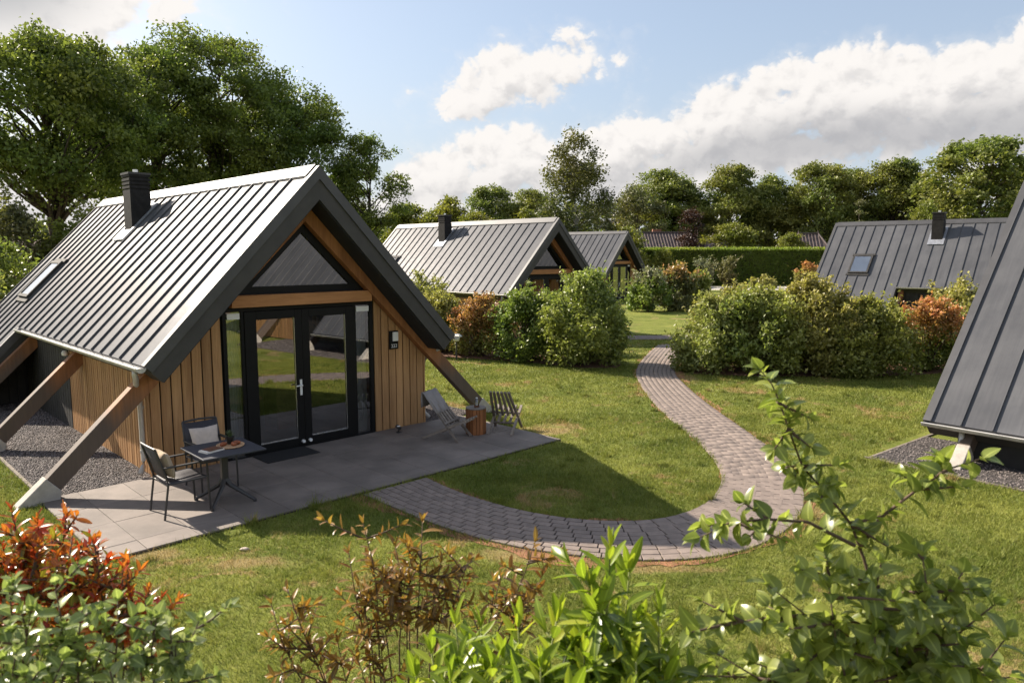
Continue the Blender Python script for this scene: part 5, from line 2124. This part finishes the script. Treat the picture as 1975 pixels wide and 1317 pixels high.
def laurel():
    rg = random.Random(21)
    t = thing('laurel_bush', 'glossy bright green laurel in the foreground at the bottom centre', 'bush', (0, 0, 0))
    tips = [(.33, 2.36, 2.19), (.41, 2.45, 2.07), (.27, 2.34, 2.0), (.15, 2.33, 1.95), (.49, 2.33, 1.97), (.02, 2.33, 1.93), (-.19, 2.33, 1.94), (-.11, 2.47, 1.85), (.23, 2.18, 1.94), (.39, 2.17, 1.9),
            (-.27, 2.32, 1.84), (.52, 2.31, 1.8), (.09, 2.17, 1.88), (-.06, 2.17, 1.86), (.35, 2.47, 1.88), (-.19, 2.12, 1.87), (.17, 2.02, 1.86), (.35, 2.07, 1.83), (.02, 2.02, 1.85), (-.31, 2.16, 1.78)]
    V = variant_set([('laurel_leaf', .15, .125, .033, .35, .18, 'lance', 0.0), ('laurel_leaf', .4, .115, .032, .3, .28, 'lance', 0.0), ('laurel_leaf', .6, .12, .031, .4, .10, 'lance', 0.0),
                     ('laurel_leaf', .9, .105, .029, .45, .02, 'lance', 0.0), ('laurel_leaf', 1.0, .09, .024, .5, -.06, 'lance', 0.0)])
    L, lines = [], []
    tips = tips + [(x + rg.uniform(-.09, .09), y + rg.uniform(-.10, .12), z - rg.uniform(.08, .22)) for (x, y, z) in tips]
    for (x, y, z) in tips:
        z -= 0.085
        b = (0.12 + (x - .12) * 0.25 + rg.uniform(-.04, .04), 2.35 + (y - 2.3) * 0.3, 0.0)
        low = (x * 0.8 + rg.uniform(-.06, .06) + .02, y + rg.uniform(-.05, .05), z - 0.62)
        line = [b, tuple(Vector(b).lerp(Vector(low), .6)), low] + [tuple(p) for p in bent(low, (x, y, z), rg, 0.05, 4)[1:]]
        lines.append(line)
        shoot_leaves(L, line[2:], 23, rg, 1.22, R(56), 4, 0.10, 2.4, [3, 4, 2], 0.7)
        # side shoots
        for s in range(4):
            a = Vector(line[3]).lerp(Vector(line[4]), rg.random())
            e = a + Vector((rg.uniform(-.14, .14), rg.uniform(-.14, .10), rg.uniform(.02, .16)))
            q = bent(a, e, rg, 0.05, 3)
            lines.append([tuple(p) for p in q])
            shoot_leaves(L, q, 7, rg, 1.15, R(60), 4, 0.2, 2.4, None, 0.7)
    stems(t, lines, 'green_twig', 0.007, 0.003)
    finish_plant(t, L, V)


def bronze():
    rg = random.Random(22)
    t = thing('bronze_shrub', 'sparse thin stemmed shrub with bronze brown leaves in the foreground', 'shrub', (0, 0, 0))
    tips = [(-.65, 3.08, 1.92), (-.39, 3.08, 1.93), (-.51, 3.07, 1.82), (-.31, 3.06, 1.75), (-.98, 3.05, 1.63), (-1.05, 3.04, 1.57), (-.19, 3.06, 1.76), (.1, 3.07, 1.84), (.13, 3.06, 1.69), (-.05, 3.06, 1.69), (-.67, 3.05, 1.65),
            (-.59, 3.03, 1.5), (-.76, 3.02, 1.4), (-.45, 3.05, 1.67), (-.88, 3.02, 1.41), (-.29, 3.04, 1.6), (-.67, 3.01, 1.33), (.03, 3.04, 1.58), (-.72, 3.1, 1.78), (-.45, 3.1, 1.75), (-.56, 3.05, 1.70)]
    V = variant_set([('bronze_leaf', .1, .062, .020, .3, .22, 'lance', 0), ('bronze_leaf', .45, .058, .019, .35, .30, 'lance', 0), ('bronze_leaf', .7, .055, .018, .3, .12, 'lance', 0), ('bronze_leaf', 1.0, .05, .016, .4, .05, 'lance', 0)])
    L, lines = [], []
    for (x, y, z) in tips:
        b = (-0.48 + (x + .48) * 0.3, 3.0, 0.0)
        low = (b[0] + (x - b[0]) * .55, y, z - 0.45)
        line = [b, low] + [tuple(p) for p in bent(low, (x, y, z), rg, 0.06, 4)[1:]]
        lines.append(line)
        shoot_leaves(L, line[1:], 16, rg, 1.3, R(68), 4, 0.30, 2.4, [1, 2, 3], 0.5)
        for s in range(4):
            a = Vector(line[2]).lerp(Vector(line[4]), rg.uniform(0, .8))
            e = a + Vector((rg.uniform(-.17, .17), rg.uniform(-.1, .1), rg.uniform(.0, .13)))
            q = bent(a, e, rg, 0.05, 3)
            lines.append([tuple(p) for p in q])
            shoot_leaves(L, q, 8, rg, 1.2, R(66), 4, 0.2, 2.4, [1, 2, 3], 0.5)
    stems(t, lines, 'twig', 0.0045, 0.0018)
    finish_plant(t, L, V)


def photinia():
    rg = random.Random(23)
    t = thing('red_photinia', 'orange red leaved bush in the foreground at the bottom left', 'bush', (0, 0, 0))
    tips = [(-1.98, 2.8, 2.08), (-1.88, 2.8, 2.05), (-1.74, 2.79, 1.98), (-1.65, 2.78, 1.95), (-1.54, 2.77, 1.85), (-1.44, 2.76, 1.77), (-1.39, 2.76, 1.73), (-1.92, 2.78, 1.95), (-1.8, 2.78, 1.89), (-1.68, 2.77, 1.82), (-1.57, 2.76, 1.74),
            (-2.01, 2.78, 1.93), (-1.9, 2.77, 1.82), (-1.76, 2.76, 1.74), (-2.01, 2.76, 1.78), (-1.51, 2.76, 1.76), (-2.11, 2.79, 2.01), (-2.15, 2.8, 2.09), (-2.01, 3.08, 1.87), (-1.83, 2.72, 1.97), (-1.7, 2.70, 1.88), (-1.6, 2.68, 1.78), (-1.95, 2.7, 1.88),
            (-1.86, 2.95, 2.0), (-1.73, 2.95, 1.9), (-1.6, 2.92, 1.8)]
    V = variant_set([('photinia_leaf', .15, .085, .030, .3, .25, 'lance', 0), ('photinia_leaf', .5, .08, .028, .35, .2, 'lance', 0), ('photinia_leaf', .8, .08, .027, .4, .1, 'lance', 0), ('photinia_leaf', 1.0, .07, .022, .45, .0, 'lance', 0), ('photinia_green', .3, .085, .032, .3, .25, 'lance', 0), ('photinia_green', .9, .08, .028, .3, .2, 'lance', 0), ('crimson_leaf', .5, .08, .027, .35, .15, 'lance', 0), ('crimson_leaf', .9, .07, .022, .4, .05, 'lance', 0)])
    L, lines = [], []
    for (x, y, z) in tips:
        b = (-1.85 + (x + 1.85) * .3, 2.8 + (y - 2.8) * .4, 0)
        low = (x + rg.uniform(-.1, .02), y + rg.uniform(-.06, .06), z - .42)
        line = [b, low] + [tuple(p) for p in bent(low, (x, y, z), rg, 0.06, 4)[1:]]
        lines.append(line)
        shoot_leaves(L, line[1:], 32, rg, 0.74, R(58), 8, 0.1, 2.4, [1, 2, 3, 6, 7], 0.6)
        for s in range(6):
            a = Vector(line[2]).lerp(Vector(line[4]), rg.uniform(0, .8))
            e = a + Vector((rg.uniform(-.13, .10), rg.uniform(-.12, .08), rg.uniform(.02, .10)))
            q = bent(a, e, rg, 0.05, 3)
            shoot_leaves(L, q, 10, rg, 0.72, R(60), 8, 0.2, 2.4, [1, 2, 3, 5, 7], 0.6)
            lines.append([tuple(p) for p in q])
    stems(t, lines, 'twig', 0.006, 0.0025)
    finish_plant(t, L, V)


def variegated():
    rg = random.Random(24)
    t = thing('pale_green_bush', 'glossy pale green leaved bush below the red bush at the bottom left', 'bush', (0, 0, 0))
    tips = [(-1.54, 2.14, 2.06), (-1.4, 2.14, 2.08), (-1.48, 2.14, 2.0), (-1.32, 2.14, 2.01), (-1.21, 2.14, 2.03), (-1.09, 2.13, 1.98), (-.96, 2.13, 1.97), (-1.38, 2.13, 1.95), (-1.25, 2.13, 1.93), (-1.13, 2.13, 1.92), (-1.03, 2.12, 1.9), (-1.54, 2.13, 1.93),
            (-1.44, 2.12, 1.87), (-1.32, 2.12, 1.85), (-1.19, 2.12, 1.84), (-1.09, 2.11, 1.82), (-1.54, 2.11, 1.82), (-1.64, 2.13, 1.97), (-1.64, 2.12, 1.85), (-1.05, 2.13, 1.95), (-1.45, 2.02, 1.93), (-1.3, 2.0, 1.92), (-1.18, 2.02, 1.88), (-1.38, 1.95, 1.9)]
    V = variant_set([('holly_leaf', .1, .050, .032, .35, .25, 'ovate', .02), ('holly_leaf', .4, .046, .030, .3, .3, 'ovate', .02), ('holly_leaf', .65, .052, .034, .4, .15, 'ovate', .02), ('holly_leaf', 1.0, .042, .026, .45, .1, 'ovate', .02)])
    L, lines = [], []
    for (x, y, z) in tips:
        b = (-1.35 + (x + 1.35) * .3, 2.1, 0)
        low = (x + rg.uniform(-.12, .0), y + rg.uniform(-.06, .06), z - .34)
        line = [b, low] + [tuple(p) for p in bent(low, (x, y, z), rg, 0.08, 4)[1:]]
        lines.append(line)
        shoot_leaves(L, line[1:], 18, rg, 1.2, R(65), 4, 0.1, 2.4, [1, 2, 3], 0.8)
        for s in range(3):
            a = Vector(line[2]).lerp(Vector(line[4]), rg.uniform(0, .9))
            e = a + Vector((rg.uniform(-.1, .12), rg.uniform(-.10, .08), rg.uniform(-.02, .08)))
            q = bent(a, e, rg, 0.05, 3)
            shoot_leaves(L, q, 7, rg, 1.1, R(62), 4, 0.2, 2.4, [0, 1, 2, 3], 0.8)
            lines.append([tuple(p) for p in q])
    stems(t, lines, 'twig', 0.005, 0.002)
    finish_plant(t, L, V)


def sapling():
    rg = random.Random(25)
    t = thing('leafy_sapling', 'young tree with oval green leaves and one tall twig in the right foreground', 'sapling', (0, 0, 0))
    A = [(1.40, 2.30, 0.0), (1.34, 2.33, 1.2), (1.26, 2.37, 1.84), (1.25, 2.49, 2.01), (1.2, 2.5, 2.14), (1.11, 2.52, 2.25), (1.03, 2.53, 2.34), (.98, 2.54, 2.47), (.95, 2.55, 2.56), (.92, 2.56, 2.63), (.88, 2.57, 2.68)]
    B = [(1.23, 2.49, 2.05), (1.31, 2.51, 2.16), (1.44, 2.52, 2.26), (1.55, 2.53, 2.33), (1.67, 2.53, 2.37)]
    Cc = [(1.17, 2.4, 2.10), (1.01, 2.41, 2.18), (.87, 2.41, 2.19), (.76, 2.41, 2.18), (.64, 2.4, 2.13)]
    tips = [(.67, 2.26, 1.79), (.7, 2.27, 1.89), (.84, 2.29, 2.01), (.95, 2.3, 2.06), (1.21, 2.3, 2.08), (1.35, 2.31, 2.10), (1.48, 2.3, 2.05), (1.58, 2.28, 1.95), (1.62, 2.27, 1.84), (1.04, 2.29, 2.0), (1.18, 2.29, 2.0), (1.35, 2.29, 1.99),
            (.87, 2.27, 1.89), (1.04, 2.27, 1.89), (1.24, 2.27, 1.89), (1.45, 2.28, 1.91), (.79, 2.26, 1.76), (.97, 2.26, 1.76), (1.18, 2.26, 1.76), (1.38, 2.26, 1.77), (1.55, 2.25, 1.72), (.62, 2.25, 1.72)]
    V = variant_set([('sapling_leaf', .1, .070, .046, .3, .30, 'ovate', .01), ('sapling_leaf', .4, .066, .043, .25, .4, 'ovate', .01), ('sapling_leaf', .65, .072, .048, .35, .2, 'ovate', .01), ('sapling_leaf', 1.0, .055, .036, .4, .15, 'ovate', .01)])
    L, lines = [], [A, B, Cc]
    shoot_leaves(L, A[3:], 62, rg, 1.2, R(68), 4, 0.05, 2.4, None, 0.8)
    for q in (B, Cc):
        shoot_leaves(L, q, 19, rg, 1.2, R(70), 4, 0.1, 2.4, None, 0.7)
    for (a, n) in ((Vector(A[5]), 4), (Vector(A[6]), 3), (Vector(A[7]), 3), (Vector(A[8]), 2), (Vector(A[4]), 4), (Vector(B[2]), 3), (Vector(B[3]), 3), (Vector(Cc[2]), 2), (Vector(Cc[3]), 3)):
        for k in range(n):
            e = a + Vector((rg.uniform(-.10, .15), rg.uniform(-.08, .08), rg.uniform(-.07, .05)))
            q = bent(a, e, rg, .05, 3)
            lines.append([tuple(p) for p in q])
            shoot_leaves(L, q, 5, rg, .95, R(65), 4, .3, 2.4, None, .8)
    for (x, y, z) in tips:
        r0 = Vector(A[1]).lerp(Vector(A[3]), rg.uniform(0.1, 0.9))
        q = bent(r0, (x, y, z), rg, 0.10, 5)
        lines.append([tuple(p) for p in q])
        shoot_leaves(L, q, 15, rg, 1.22, R(70), 4, 0.30, 2.4, None, 0.9)
        for s in range(2):
            a = q[2].lerp(q[4], rg.uniform(0, 1))
            e = a + Vector((rg.uniform(-.2, .2), rg.uniform(-.14, .14), rg.uniform(-.05, .08)))
            w = bent(a, e, rg, .06, 3)
            lines.append([tuple(p) for p in w])
            shoot_leaves(L, w, 7, rg, 1.15, R(65), 4, .2, 2.4, None, .8)
    stems(t, lines, 'twig', 0.007, 0.0022)
    finish_plant(t, L, V)


laurel()
bronze()
photinia()
variegated()
sapling()
print('objects', len(bpy.data.objects), 'tris', sum(len(m.polygons) for m in bpy.data.meshes))
